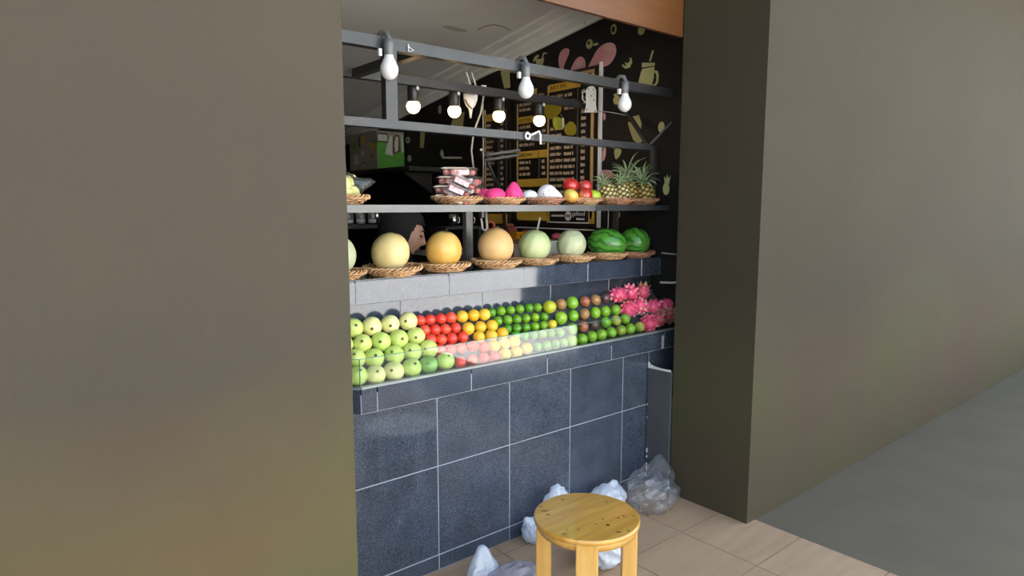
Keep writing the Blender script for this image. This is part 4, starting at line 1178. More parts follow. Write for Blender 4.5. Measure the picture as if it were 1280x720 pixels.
# clear berry boxes
def berry_box(label_m, lid_m, where, face=-1):
    t = thing('berry_box', where, 'box', (0, 0, 0), 'stacked berry boxes')
    a, b, h = 0.052, 0.040, 0.031
    tr = MB()
    tr.box((0, 0, h / 2 - 0.001), (2 * a, 2 * b, h - 0.002), taper=0.86)
    tr.build('box_base', M['clam'], t)
    ld = MB()
    ld.box((0, 0, h), (2 * a + 0.012, 2 * b + 0.012, 0.0025)); ld.box((0, 0, h + 0.0035), (2 * a - 0.006, 2 * b - 0.006, 0.004))
    ld.build('lid', lid_m, t)
    br = MB()
    rr = random.Random(hash(where) % 1000 if False else len(where))
    for ix in range(4):
        for iy in range(3):
            br.ball((-0.034 + ix * 0.0226 + rr.uniform(-.002, .002), -0.022 + iy * 0.022, 0.0145 + rr.uniform(-.001, .002)), (0.0105, 0.0105, 0.0115), 8, 6)
    br.build('berries', M['berry'], t, True, kind='stuff')
    if label_m:
        MB().box((0.006 * face, -b * 0.955, h * 0.54), (0.060, 0.0012, 0.022)).build('label', label_m, t)
    return t
def brot(deg, rx=0, ry=0): return (R(rx), R(ry), R(deg))
c0 = Vector((-0.133, 0.215, BZ))
def at(u, w, z):                                        # u along the viewing right, w away from the street
    p = c0 + VR * u + Vector((0.640, 0.768, 0)) * w
    return (p.x, p.y, BZ + z)
tpl = berry_box(M['label_pink'], M['clam'], 'x')
tpl2 = berry_box(M['label_white'], M['clam'], 'x')
tpl3 = berry_box(None, M['tan_lid'], 'x')
H = 0.0390
bx = [(tpl3, at(-0.042, 0.012, 0.0), brot(-30), 'clear berry box without label, lowest of the left stack'),
      (tpl3, at(-0.044, 0.012, H), brot(-34), 'clear berry box without label, second from the bottom of the left stack'),
      (tpl3, at(-0.030, 0.014, 2 * H), brot(-28), 'clear berry box without label under the amber lidded one, left stack'),
      (tpl2, at(0.050, 0.030, 0.0), brot(-52), 'berry box with a white label, lowest of the right stack'),
      (tpl2, at(0.052, 0.030, H), brot(-46), 'berry box with a white label, second of the right stack'),
      (tpl2, at(0.052, 0.028, 2 * H), brot(-50), 'berry box with a white label, third of the right stack'),
      (tpl, at(0.030, 0.030, 3 * H), brot(-42), 'berry box with a pink label lying on top of the right stack'),
      (tpl, at(0.000, -0.052, 0.002), brot(-38, 6, 20), 'tilted berry box with a pink and white label, lowest in front of the stacks'),
      (tpl, at(0.004, -0.046, 0.040), brot(-36, 6, 24), 'tilted berry box with a pink and white label, middle one in front of the stacks'),
      (tpl, at(0.028, -0.038, 0.074), brot(-38, 6, 26), 'tilted berry box with a pink and white label, highest in front of the stacks'),
      (tpl3, at(-0.012, 0.018, 3 * H), brot(-30), 'berry box with an amber lid on top of the left stack')]
ub = set()
for src, loc, rot, lb in bx:
    o = src if id(src) not in ub else dup(src, loc)
    ub.add(id(src))
    place(o, loc, rot, (1.06, 1.0, 1.0))
    tag(o, lb, 'box', 'stacked berry boxes')
# film-wrapped fruit at the left end
t = thing('wrapped_fruit_pack', 'film-wrapped pack of yellow green fruit slices on the leftmost shelf tray', 'pack', (-0.675, 0.225, BZ))
random.seed(9)
for k in range(13):
    a = k * 0.9; up2 = 0.034 if k > 6 else 0
    MB().ball((-0.675 + (0.046 - up2 * 0.4) * math.cos(a) * (k > 0), 0.225 + (0.046 - up2 * 0.4) * math.sin(a) * (k > 0), BZ + 0.034 + up2 + 0.004 * (k % 2)),
              (0.036, 0.026, 0.034), 14, 8, mtx=Matrix.Rotation(a + 1, 3, 'Z')).build('fruit_slice', M['slice'], t, True)
def crumple(c, r, seed, amp=0.18, fr=2.2, sub=4, flat=0.0, spike=None):
    """a creased bag: an icosphere pushed in and out by ridged noise"""
    bm = bmesh.new(); bmesh.ops.create_icosphere(bm, subdivisions=sub, radius=1)
    off = Vector((seed * 3.1, seed * 1.7, seed * 2.3))
    vs = []
    for v in bm.verts:
        d = v.co.normalized()
        rid = 1 - abs(noise.noise(d * fr + off)) * 2
        rid2 = 1 - abs(noise.noise(d * fr * 2.6 + off)) * 2
        rid3 = 1 - abs(noise.noise(d * fr * 5.5 + off)) * 2
        s = 1 + amp * (rid - 0.5) + amp * 0.38 * (rid2 - 0.5) + amp * 0.10 * (rid3 - 0.5)
        if spike:
            for q, hgt, w in spike:
                q = Vector(q).normalized()
                s += hgt * math.exp(-((d - q).length / w) ** 2)
        p = Vector((d.x * r[0] * s, d.y * r[1] * s, d.z * r[2] * s))
        if flat: p.z = max(p.z, -r[2] * flat)
        vs.append(p + Vector(c))
    fs = [tuple(v.index for v in f.verts) for f in bm.faces]
    bm.free()
    return MB().add(vs, fs)
crumple((-0.675, 0.225, BZ + 0.050), (0.090, 0.080, 0.066), 3, 0.14, 2.0, 4, 0.78, [((0.8, -0.6, 0.35), 0.75, 0.22)]).build('film', M['film'], t, True)
# pink net-wrapped fruit
def net_fruit(m, loc, r, fn, rot, lb, group, mark=True):
    t = thing('net_wrapped_fruit', lb, 'fruit', (0, 0, 0), group)
    def f(v):
        a = math.atan2(v.y, v.x)
        w = fn(v)
        return w * (1 + 0.012 * math.cos(22 * a + 9 * v.z) * math.cos(22 * a - 9 * v.z) * math.hypot(v.x, v.y))
    MB().ball((0, 0, 0), r, 44, 24, fn=f).build('foam_net', m, t, True)
    if mark:
        for (u, v2) in mark:
            d = Vector((u, -1, v2)).normalized(); w = fn(d)
            p = Vector((w.x * r[0], w.y * r[1], w.z * r[2])) * 1.01
            MB().ball(p, (0.0035, 0.0018, 0.003), 8, 6).build('print_mark', M['dark_mark'], t)
    place(t, loc, rot)
    return t
def pear(v):                                             # narrow neck upwards
    k = 1 - 0.42 * max(0, v.z) ** 1.2
    return Vector((v.x * k, v.y * k, v.z * (1.0 + 0.12 * max(0, v.z))))
rd = lambda v: v
GP = 'bright pink net-wrapped fruit'
net_fruit(M['pink_net'], (0.062, 0.190, BZ + 0.034), (0.046, 0.042, 0.034), rd, (0, 0, R(-35)), 'bright pink foam-net fruit lying low, middle of the pink tray', GP, [(0.55, 0.05)])
net_fruit(M['pink_net'], (0.165, 0.185, BZ + 0.040), (0.043, 0.041, 0.052), pear, (0, 0, R(-35)), 'bright pink pointed fruit standing upright at the right of the pink tray', GP, [(0.2, -0.25), (-0.3, 0.1)])
net_fruit(M['pink_net'], (0.060, 0.270, BZ + 0.034), (0.036, 0.034, 0.032), rd, (0, 0, 0), 'bright pink foam-net fruit half hidden beside the berry boxes', GP, None)
GW = 'white foam-wrapped fruit'
net_fruit(M['white_net'], (0.320, 0.250, BZ + 0.032), (0.042, 0.036, 0.031), rd, (0, 0, R(-30)), 'smaller white foam-wrapped fruit lying behind on the left of its tray', GW, None)
net_fruit(M['white_net'], (0.385, 0.195, BZ + 0.045), (0.047, 0.044, 0.045), lambda v: Vector((v.x * (1 + 0.95 * max(0, v.x * 0.75 - v.z * 0.55) ** 3), v.y * (1 - 0.35 * max(0, v.x * 0.75 - v.z * 0.55)), v.z)),
          (0, 0, R(-40)), 'large white foam-wrapped fruit with printed dots and a tail to the right', GW, [(-0.45, 0.0), (0.25, -0.35), (0.1, 0.35)])
# apples
def apple(m, loc, r, rot, lb):
    t = thing('apple', lb, 'apple', (0, 0, 0), 'apples on the shelf tray')
    def f(v):
        h = math.hypot(v.x, v.y)
        z = v.z * 0.92 - (0.20 * math.exp(-(h / 0.28) ** 2) if v.z > 0 else -0.12 * math.exp(-(h / 0.22) ** 2))
        k = 1 + 0.05 * v.z
        return Vector((v.x * k, v.y * k, z))
    MB().ball((0, 0, 0), r, 26, 18, fn=f).build('skin', m, t, True)
    MB().tube([(0, 0, r * 0.70), (0.001, 0, r * 0.92), (0.004, 0.001, r * 1.10)], [0.0013, 0.0014, 0.002], 6).build('stem', M['stem'], t, True)
    place(t, loc, rot)
apple(M['apple_red'], (0.568, 0.220, BZ + 0.090), 0.042, (0.4, -0.2, 0.3), 'red and yellow apple on top of the other apples')
apple(M['apple_dark'], (0.692, 0.240, BZ + 0.084), 0.039, (0.2, 0.4, 1.0), 'dark red apple at the upper right of the apple heap')
apple(M['apple_yellow'], (0.522, 0.172, BZ + 0.036), 0.038, (0.3, -0.4, 2.0), 'yellow apple with a red flush at the lower left of the apple tray')
apple(M['apple_red'], (0.603, 0.152, BZ + 0.038), 0.040, (0.9, 0.3, 3.6), 'red apple lying low in the middle of the apple tray')
apple(M['apple_green'], (0.682, 0.168, BZ + 0.036), 0.037, (0.3, 0.1, 0), 'yellow green apple at the right of the apple tray')
apple(M['apple_dark'], (0.625, 0.240, BZ + 0.034), 0.034, (0.1, 0.2, 0), 'dark red apple hidden at the back of the apple tray')
# pineapples
def pineapple(m, loc, rot, rad, ln, crown, nleaf, lb, seed):
    t = thing('pineapple', lb, 'pineapple', (0, 0, 0), 'pineapples on the shelf')
    nu, nv = 72, 36
    vs, fs, at_ = [], [], []
    for j in range(nv + 1):
        f = j / nv
        zz = -ln / 2 + ln * f
        pr = rad * (max(0.0, 1 - abs(2 * f - 1) ** 3.2)) ** 0.5
        pr *= 1 - 0.12 * f
        for i in range(nu):
            a = 2 * math.pi * i / nu
            u, v = a / (2 * math.pi) * 12, f * 9
            e = abs(math.cos(math.pi * (u + v) / 2)) * abs(math.cos(math.pi * (u - v) / 2))
            e = min(1, e * 1.25)
            w = pr + (0.0045 * e if 0.03 < f < 0.97 else 0)
            vs.append((w * math.cos(a), w * math.sin(a), zz)); at_.append(max(0, min(1, (e - 0.45) * 2.4)))
    for j in range(nv):
        for i in range(nu):
            k = (i + 1) % nu
            fs.append((j * nu + i, j * nu + k, (j + 1) * nu + k, (j + 1) * nu + i))
    mb2 = MB(); mb2.add(vs, fs)
    mb2.build('body', m, t, True, attr=('eye', at_))
    rr = random.Random(seed)
    for k in range(nleaf):
        f = k / (nleaf - 1)
        a = k * 2.39996 + rr.uniform(-.2, .2)
        el = R(22 + 62 * f) + rr.uniform(-.12, .12)
        L_ = crown * (0.60 + 0.55 * f) * rr.uniform(0.85, 1.12)
        d = Vector((math.cos(a), math.sin(a), 0)); s_ = Vector((-math.sin(a), math.cos(a), 0))
        p0 = Vector((0, 0, ln / 2 - 0.006 + 0.012 * f)) + d * 0.006
        lf = MB(); N = 5; vv = []
        for q in range(N + 1):
            g_ = q / N
            e2 = el - 0.75 * g_ * g_ * (1 - 0.5 * f)
            p = p0 + (d * math.cos(e2) + Vector((0, 0, 1)) * math.sin(e2)) * L_ * g_
            wd = 0.0085 * (crown / 0.08) ** 0.5 * (1 - g_) ** 0.7 * (0.75 + 0.9 * g_) + 0.0004
            up_ = (Vector((0, 0, 1)) * math.cos(e2) - d * math.sin(e2))
            vv += [p - s_ * wd + up_ * wd * 0.45, p - up_ * 0.0012, p + s_ * wd + up_ * wd * 0.45, p + up_ * 0.0012]
        ff = []
        for q in range(N):
            o1 = 4 * q; o2 = o1 + 4
            for e_ in range(4):
                ff.append((o1 + e_, o1 + (e_ + 1) % 4, o2 + (e_ + 1) % 4, o2 + e_))
        lf.add(vv, ff)
        lf.build('leaf', M['pine_leaf'], t, True)
    place(t, loc, rot)
    return t
pineapple(M['pine_body'], (0.822, 0.195, BZ + 0.052), (R(8), R(-26), R(-35)), 0.043, 0.112, 0.058, 26, 'small pale pineapple leaning left, left one on its shelf tray', 1)
pineapple(M['pine_body'], (0.922, 0.190, BZ + 0.054), (R(10), R(-12), R(-35)), 0.043, 0.112, 0.058, 26, 'small pale pineapple, right one of the small pair', 2)
pineapple(M['pine_body_gold'], (1.060, 0.250, BZ + 0.065), (R(-6), R(-8), R(-35)), 0.044, 0.120, 0.125, 32, 'large golden pineapple with the tallest crown, behind on the rightmost shelf tray', 3)
pineapple(M['pine_body_gold'], (1.116, 0.185, BZ + 0.056), (R(14), R(-20), R(-35)), 0.047, 0.118, 0.115, 32, 'large golden pineapple leaning at the front of the rightmost shelf tray', 4)

# ================================================================== BEHIND THE COUNTER
# long black shelf on the right wall with the juicer carton
ws = thing('wall_shelf', 'long black shelf board high on the black wall behind the rack', 'shelf', (1.05, 3.0, 1.75))
MB().bb(0.86, WX - 0.002, 2.25, 4.15, 1.765, 1.80).build('board', M['shelf_black'], ws)
for y in (2.5, 3.9):
    MB().add([(WX - 0.003, y - 0.01, 1.764), (0.95, y - 0.01, 1.764), (WX - 0.003, y - 0.01, 1.60), (WX - 0.003, y + 0.01, 1.764), (0.95, y + 0.01, 1.764), (WX - 0.003, y + 0.01, 1.60)],
             [(0, 1, 2), (5, 4, 3), (0, 3, 4, 1), (1, 4, 5, 2), (2, 5, 3, 0)]).build('bracket', M['shelf_black'], ws)
bx_ = thing('juicer_carton', 'green and grey printed appliance carton on the black wall shelf', 'carton', (1.07, 3.15, 1.80))
X0, X1, Y0, Y1, Z0, Z1 = 0.942, 1.205, 2.90, 3.40, 1.8005, 2.125
MB().bb(X0, X1, Y0, Y1, Z0, Z1).build('carton_body', M['box_grey'], bx_)
MB().bb(X0 + 0.001, X1 - 0.001, Y0 - 0.002, Y0 - 0.0002, Z0 + 0.002, Z1 - 0.04).build('green_face', M['box_green'], bx_)
MB().bb(X0 + 0.004, X0 + 0.105, Y0 - 0.003, Y0 - 0.0002, Z1 - 0.095, Z1 - 0.018).build('name_plate', M['black_plastic'], bx_)
MB().bb(X0 + 0.010, X0 + 0.099, Y0 - 0.0042, Y0 - 0.0031, Z1 - 0.085, Z1 - 0.030).build('name_panel', M['print_pale'], bx_)
def fr(poly, y, d=0.0012): return MB().prism(poly, lambda a, b, h: (a, y - h, b), d)
fr([(X0 + 0.075, 1.935), (X0 + 0.10, 2.02), (X0 + 0.125, 2.09), (X0 + 0.15, 2.085), (X0 + 0.145, 1.96), (X0 + 0.15, 1.92)], Y0 - 0.0025).build('appliance_picture', M['print_pale'], bx_)
fr([(X0 + 0.155, 1.935), (X0 + 0.15, 2.06), (X0 + 0.175, 2.10), (X0 + 0.215, 2.10), (X0 + 0.225, 1.96)], Y0 - 0.0025).build('appliance_picture', M['print_brown'], bx_)
fr([(X0 + 0.172, 1.95), (X0 + 0.166, 2.02), (X0 + 0.18, 2.085), (X0 + 0.205, 2.085), (X0 + 0.20, 1.97)], Y0 - 0.0040).build('appliance_picture', M['print_pale'], bx_)
fr([(X0 + 0.235, 1.95), (X0 + 0.232, 2.10), (X0 + 0.25, 2.10), (X0 + 0.258, 1.96)], Y0 - 0.0025).build('appliance_picture', M['print_pale'], bx_)
fr([(X0 + 0.03, 1.86), (X0 + 0.03, 1.868), (X0 + 0.25, 1.868), (X0 + 0.25, 1.86)], Y0 - 0.0025).build('print_rule', M['print_pale'], bx_) if False else None
def sd(poly, m, nm): MB().prism(poly, lambda a, b, h: (X0 - 0.0005 - h, a, b), 0.0012).build(nm, m, bx_)
for (y, z, w, h, m) in ((3.33, 2.02, 0.05, 0.06, 'box_green'), (3.16, 2.06, 0.05, 0.055, 'menu_orange'), (3.00, 2.0, 0.08, 0.05, 'menu_orange'), (2.95, 2.03, 0.06, 0.04, 'box_green'),
                        (3.22, 2.05, 0.03, 0.09, 'print_brown'), (3.16, 1.87, 0.04, 0.014, 'print_brown'), (3.0, 1.92, 0.05, 0.01, 'print_brown'), (3.30, 1.90, 0.06, 0.08, 'print_pale'), (3.17, 1.95, 0.04, 0.05, 'print_pale')):
    sd([(y - w, z - h / 2), (y + w * .2, z - h / 2), (y + w * .2, z + h / 2), (y - w, z + h / 2)], M[m], 'carton_print')
o = MB().prism([(3.75, 1.8005), (3.80, 2.02), (3.84, 2.06), (3.87, 1.98), (3.86, 1.8005)], lambda a, b, h: (0.98 + h, a, b), 0.10).build('white_pouch', M['white_plastic'], None)
lone(o, 'white standing pouch on the wall shelf at the left edge behind the carton', 'pouch')
# shelf with drinking glasses at the back left
gs = thing('glass_shelf', 'dark narrow wall shelf with a row of drinking glasses behind the woman', 'shelf', (0.3, 2.3, 1.35))
MB().bb(0.05, 0.75, 1.95, 2.25, 1.345, 1.368).build('board', M['shelf_black'], gs)
for x in (0.07, 0.73): MB().bb(x - 0.015, x + 0.015, 1.96, 2.24, 0.0, 1.345).build('side_panel', M['shelf_black'], gs)
def tumbler(m=None):
    t = thing('drinking_glass', 'x', 'glass', (0, 0, 0))
    MB().lathe([(0, 0.0), (0.024, 0.0), (0.027, 0.002), (0.033, 0.115), (0.0315, 0.115), (0.0255, 0.012), (0, 0.010)], (0, 0, 0), 20).build('wall', M['tumbler'], t, True)
    MB().lathe([(0, 0.0105), (0.0255, 0.0125), (0.0275, 0.038), (0, 0.036)], (0, 0, 0), 20).build('white_label', M['print_pale'], t, True)
    return t
t0 = tumbler()
gl = ['leftmost', 'second from the left', 'third from the left', 'fourth from the left', 'fifth from the left', 'rightmost']
for i, x in enumerate((0.165, 0.215, 0.262, 0.308, 0.352, 0.398)):
    o = t0 if i == 0 else dup(t0, (0, 0, 0))
    y = 2.02 - (0.03 if i % 2 else -0.04)
    place(o, (x, y, 1.3685)); tag(o, 'clear glass with a pale base on the back shelf, %s of six' % gl[i], 'glass', 'drinking glasses on the back shelf')
# steel cups hanging under the shelf line
def steel_cup(loc, r, h, lb):
    t = thing('steel_cup', lb, 'cup', loc, 'steel cups')
    x, y, z = loc
    MB().lathe([(0, z), (r * 0.9, z), (r, z + h), (r * 0.93, z + h), (r * 0.84, z + 0.004), (0, z + 0.004)], (x, y, 0), 22).build('cup_body', M['steel_bright'], t, True)
    MB().tube([(x + r * 0.96, y, z + h * .8), (x + r * 1.5, y, z + h * .7), (x + r * 1.5, y, z + h * .35), (x + r * .93, y, z + h * .25)], 0.004, 6).build('handle', M['steel_bright'], t, True)
rail = thing('hook_shelf', 'dark shelf carrying steel cups behind the rack post', 'shelf', (0.6, 1.3, 1.36))
MB().bb(0.42, 0.692, 1.12, 1.30, 1.358, 1.372).build('board', M['shelf_black'], rail)
for x in (0.43, 0.682): MB().bb(x - 0.01, x + 0.01, 1.13, 1.29, 0.0, 1.358).build('side_panel', M['shelf_black'], rail)
steel_cup((0.533, 1.20, 1.3725), 0.030, 0.075, 'steel cup on the dark shelf left of the rack post')
steel_cup((0.656, 1.20, 1.3725), 0.026, 0.070, 'smaller steel cup on the dark shelf right of the rack post')
steel_cup((0.462, 2.05, 1.3685), 0.036, 0.115, 'bright steel cup on the back shelf just left of the headscarf')
# worktop along the right wall
wt = thing('side_worktop', 'white laminated worktop with dark carcass along the black wall under the menu', 'worktop', (0.96, 1.2, 0))
MB().bb(0.70, WX - 0.003, 0.56, 1.95, 1.15, 1.18).build('top', M['white_lam'], wt)
MB().bb(0.72, WX - 0.003, 0.58, 1.93, 0.0, 1.15).build('carcass', M['shelf_black'], wt)
TZ = 1.1805
o = thing('juice_jug', 'tall orange yellow square jug between the peach and the green melon', 'jug', (0.86, 0.98, TZ))
MB().box((0.86, 0.98, TZ + 0.075), (0.062, 0.062, 0.149)).build('jug_body', M['jug'], o)
MB().box((0.86, 0.98, TZ + 0.154), (0.066, 0.066, 0.009)).build('rim', M['jug'], o)
MB().tube([(0.86, 0.948, TZ + 0.13), (0.86, 0.915, TZ + 0.125), (0.86, 0.912, TZ + 0.05), (0.86, 0.948, TZ + 0.04)], 0.006, 8).build('handle', M['jug'], o, True)
o = thing('juice_press', 'brick red hand press with a coral ring on the side worktop', 'press', (0.90, 1.15, TZ))
MB().bb(0.86, 0.95, 1.08, 1.20, TZ, TZ + 0.02).build('base', M['brick_red'], o)
MB().box((0.905, 1.12, TZ + 0.10), (0.07, 0.085, 0.17), taper=1.15).build('press_body', M['brick_red'], o)
MB().lathe([(0, 0.186), (0.030, 0.186), (0.036, 0.194), (0.030, 0.204), (0, 0.204)], (0.905, 1.12, TZ), 18).build('cap', M['brick_red'], o, True)
o = thing('tape_ring', 'coral orange plastic ring standing above the peach melon', 'ring', (0.86, 1.25, TZ))
MB().bb(0.835, 0.885, 1.23, 1.27, TZ, TZ + 0.155).build('stand', M['brick_red'], o)
q = []
for i in range(24):
    a = 2 * math.pi * i / 24
    p = VR * (0.024 * math.cos(a)); q.append((0.86 + p.x, 1.25 + p.y, TZ + 0.188 + 0.028 * math.sin(a)))
MB().tube(q, 0.011, 10, closed=True).build('ring_body', M['coral'], o, True)
o = thing('ladle', 'polished steel ladle standing in a holder beside the coral ring', 'ladle', (0.80, 1.10, TZ))
MB().tube([(0.80, 1.10, TZ), (0.80, 1.10, TZ + 0.15)], 0.005, 8).build('handle', M['steel_bright'], o, True)
MB().ball((0.80, 1.10, TZ + 0.165), (0.024, 0.024, 0.028), 16, 10).build('bowl', M['steel_bright'], o, True)
o = thing('food_tray', 'pair of brown food trays stacked behind the green melon', 'tray', (0.86, 0.80, TZ))
MB().box((0.86, 0.79, TZ + 0.045), (0.20, 0.22, 0.09), taper=0.95).build('lower_box', M['paper'], o)
MB().box((0.86, 0.79, TZ + 0.105), (0.21, 0.23, 0.028)).build('upper_tray', M['tray_tan'], o)
MB().box((0.90, 0.86, TZ + 0.138), (0.10, 0.08, 0.036), rz=0.4).build('bundle', M['brick_red'], o)
o = thing('storage_box', 'white carton on the side worktop behind the small pale melon', 'carton', (0.85, 0.63, TZ))
MB().bb(0.75, 1.0, 0.566, 0.66, TZ, TZ + 0.115).build('carton_body', M['paper'], o)
MB().bb(0.748, 1.002, 0.564, 0.662, TZ + 0.1155, TZ + 0.122).build('lid', M['white_lam'], o)
o = MB().ball((0.85, 0.61, TZ + 0.142), (0.034, 0.034, 0.0195), 18, 10).build('sponge', M['pink_item'], None, True); lone(o, 'raspberry pink round lid on the white carton above the small melon', 'lid')
o = thing('straw_jar', 'brown jar with a white straw leaning right behind the green melon', 'jar', (0.93, 0.98, TZ))
MB().lathe([(0, 0), (0.036, 0), (0.040, 0.02), (0.040, 0.14), (0.030, 0.165), (0, 0.168)], (0.955, 0.99, TZ), 20).build('jar_body', M['brick_red'], o, True)
MB().tube([(0.79, 0.73, 1.315), (0.815, 0.72, 1.43)], 0.0055, 8).build('straw', M['menu_white'], None, True)
st = bpy.data.objects['straw']; lone(st, 'white straw standing upright out of the brown trays behind the green melon', 'straw')
# white cables and pouch under the rear beam
o = thing('hanging_pouch', 'white plastic pouch hanging from the rear beam between the first lit lamps', 'pouch', (0.448, 0.76, 2.0))
pz = MB()
c1 = Vector((0.343, 0.757, 0))
for (z, w, d_) in ((2.105, 0.040, 0.012), (2.06, 0.037, 0.016), (2.03, 0.026, 0.014), (2.015, 0.012, 0.010), (1.985, 0.007, 0.006), (1.965, 0.005, 0.004)):
    pz.v += [tuple(c1 + VR * (w * math.cos(a)) + Vector((0.64, 0.768, 0)) * (d_ * math.sin(a)) + Vector((0, 0, z))) for a in [2 * math.pi * k / 12 for k in range(12)]]
for j in range(5):
    for k in range(12): pz.f.append((j * 12 + k, j * 12 + (k + 1) % 12, (j + 1) * 12 + (k + 1) % 12, (j + 1) * 12 + k))
pz.f += [tuple(range(12)), tuple(range(60, 72))]
pz.build('pouch_body', M['white_plastic'], o, True)
MB().tube([(0.313, 0.765, 2.06), (0.323, 0.75, 2.03), (0.345, 0.745, 2.012)], 0.003, 6).build('drawstring', M['black_plastic'], o, True)
for dx in (0, 0.035):
    MB().tube([(0.345 + dx, 0.762, 2.10), (0.335 + dx, 0.748, 2.14), (0.307 + dx, 0.745, 2.20)], 0.0045, 6).build('prong', M['white_plastic'], o, True)
MB().box((0.425, 0.75, 2.137), (0.03, 0.012, 0.014)).build('clip', M['white_plastic'], o)
o = MB().tube([(0.425, 0.746, 2.10), (0.42, 0.77, 2.0), (0.388, 0.79, 1.90), (0.378, 0.80, 1.80), (0.392, 0.80, 1.70)], 0.005, 8).build('hanging_cable', M['cable'], None, True)
lone(o, 'white cable hanging from the rear beam beside the white pouch', 'cable')
o = MB().tube([(0.410, 0.735, 2.087), (0.410, 0.735, 1.75), (0.410, 0.738, 1.52)], 0.0018, 6).build('pull_cord', M['cable'], None, True)
lone(o, 'thin grey cord dropping straight down left of the narrow menu', 'cord')
# black jointed arm
o = thing('jointed_arm', 'thin black jointed arm reaching right behind the berry boxes', 'arm', (0.70, 1.0, 1.18))
J = Vector((0.575, 0.95, 1.79))
MB().tube([J, (0.78, 0.86, 1.825)], 0.009, 8).build('upper_rod', M['grey_plastic'], o, True)
MB().tube([J - Vector((0, 0, 0.03)), (0.78, 0.86, 1.80)], 0.009, 8).build('lower_rod', M['grey_plastic'], o, True)
MB().tube([J + Vector((0, 0, 0.02)), (0.66, 0.95, 1.66), (0.74, 0.97, 1.55), (0.80, 1.02, 1.1805)], 0.010, 8).build('support', M['black_plastic'], o, True)
MB().ball(J, (0.022, 0.022, 0.022), 12, 8).build('joint', M['black_plastic'], o, True)
MB().ball(J + Vector((-0.028, -0.015, 0.03)), (0.008, 0.008, 0.008), 8, 6).build('knob', M['white_plastic'], o, True)
# grey cable loop under the shelf
o = MB().tube([(0.146, 0.37, 1.4775), (0.146, 0.365, 1.40), (0.140, 0.36, 1.385), (0.128, 0.36, 1.382), (0.116, 0.36, 1.39), (0.112, 0.36, 1.42), (0.108, 0.36, 1.44)], 0.0055, 8).build('cable_loop', M['cable'], None, True)
lone(o, 'pale grey cable looping under the shelf right of the shelf post', 'cable')
# perforated white plate clipped to the rear beam
o = thing('perforated_plate', 'white perforated plate with rounded top hanging at the right end of the rear beam', 'plate', (1.10, 0.64, 2.03))
pc = Vector((1.105, 0.60, 0)); nv = Vector((0.64, 0.768, 0))
poly = [(-0.038, 2.045), (0.038, 2.045), (0.034, 2.065), (0.030, 2.09), (0.030, 2.165)] + [(0.030 * math.cos(a), 2.165 + 0.030 * math.sin(a)) for a in [0.3 * k for k in range(1, 10)]] + [(-0.030, 2.165), (-0.028, 2.09), (-0.032, 2.065)]
MB().prism(poly, lambda a, b, h: tuple(pc + VR * a + nv * h + Vector((0, 0, b))), 0.008).build('plate', M['white_plastic'], o)
for a, b in ((-0.016, 2.178), (0.014, 2.175), (0.002, 2.14), (0.016, 2.115), (-0.024, 2.06), (0.026, 2.052)):
    MB().prism([(a - .004, b - .004), (a + .004, b - .004), (a + .004, b + .004), (a - .004, b + .004)], lambda a, b, h: tuple(pc + VR * a - nv * (0.001 - h) * 1.0 + Vector((0, 0, b))), 0.0009).build('hole', M['dark_mark'], o)
hl = MB()
for k in range(9):
    z = 2.062 + 0.0125 * k
    hl.prism([(-0.022, z), (0.022, z), (0.022, z + 0.0012), (-0.022, z + 0.0012)], lambda a, b, h: tuple(pc + VR * a - nv * (0.001 - h) + Vector((0, 0, b))), 0.0009)
hl.build('slots', M['dark_mark'], o, kind='stuff')
MB().tube([tuple(pc + VR * -0.03 + Vector((0, 0, 2.10))), tuple(pc + VR * -0.05 + Vector((0, 0, 2.12))), tuple(pc + VR * -0.05 + Vector((0, 0, 2.16))), tuple(pc + VR * -0.03 + Vector((0, 0, 2.165)))], 0.004, 6).build('handle', M['white_plastic'], o, True)
MB().tube([tuple(pc + VR * -0.005 + nv * 0.008 + Vector((0, 0, 2.115))), (1.15, 0.71, 2.115)], 0.006, 6).build('peg', M['white_plastic'], o, True)
o = MB().tube([(1.14, 0.60, 2.055), (1.17, 0.52, 2.045), (1.205, 0.42, 2.020), (1.217, 0.40, 2.015)], 0.0025, 6).build('thin_wire', M['cable'], None, True)
lone(o, 'thin pale wire running from the white plate to the black wall', 'wire')
# clip and hook on the middle beam
o = thing('white_clip', 'white round clip with a bent hook on the middle beam in front of the menu', 'clip', (0.20, 0.09, 1.80))
def vring(cx, cz, r, rt, y=0.092):
    return [(cx + r * math.cos(a), y, cz + r * math.sin(a)) for a in [2 * math.pi * k / 18 for k in range(18)]]
MB().tube(vring(0.168, 1.808, 0.013, 0), 0.005, 8, closed=True).build('ring', M['white_plastic'], o, True)
MB().tube([(0.180, 0.09, 1.810), (0.205, 0.085, 1.822), (0.228, 0.082, 1.832), (0.236, 0.082, 1.815), (0.238, 0.084, 1.775)], 0.005, 8).build('hook', M['white_plastic'], o, True)
o = thing('cable_tie', 'small white cable tie on the top beam beside the leftmost bulb', 'tie', (-0.45, 0.095, 2.085))
MB().tube([(-0.437, 0.095, 2.086), (-0.437, 0.095, 2.112)], 0.0025, 6).build('strap', M['white_plastic'], o)
MB().tube([(-0.437, 0.095, 2.104), (-0.412, 0.095, 2.092), (-0.432, 0.095, 2.087)], 0.0018, 6).build('tail', M['white_plastic'], o)
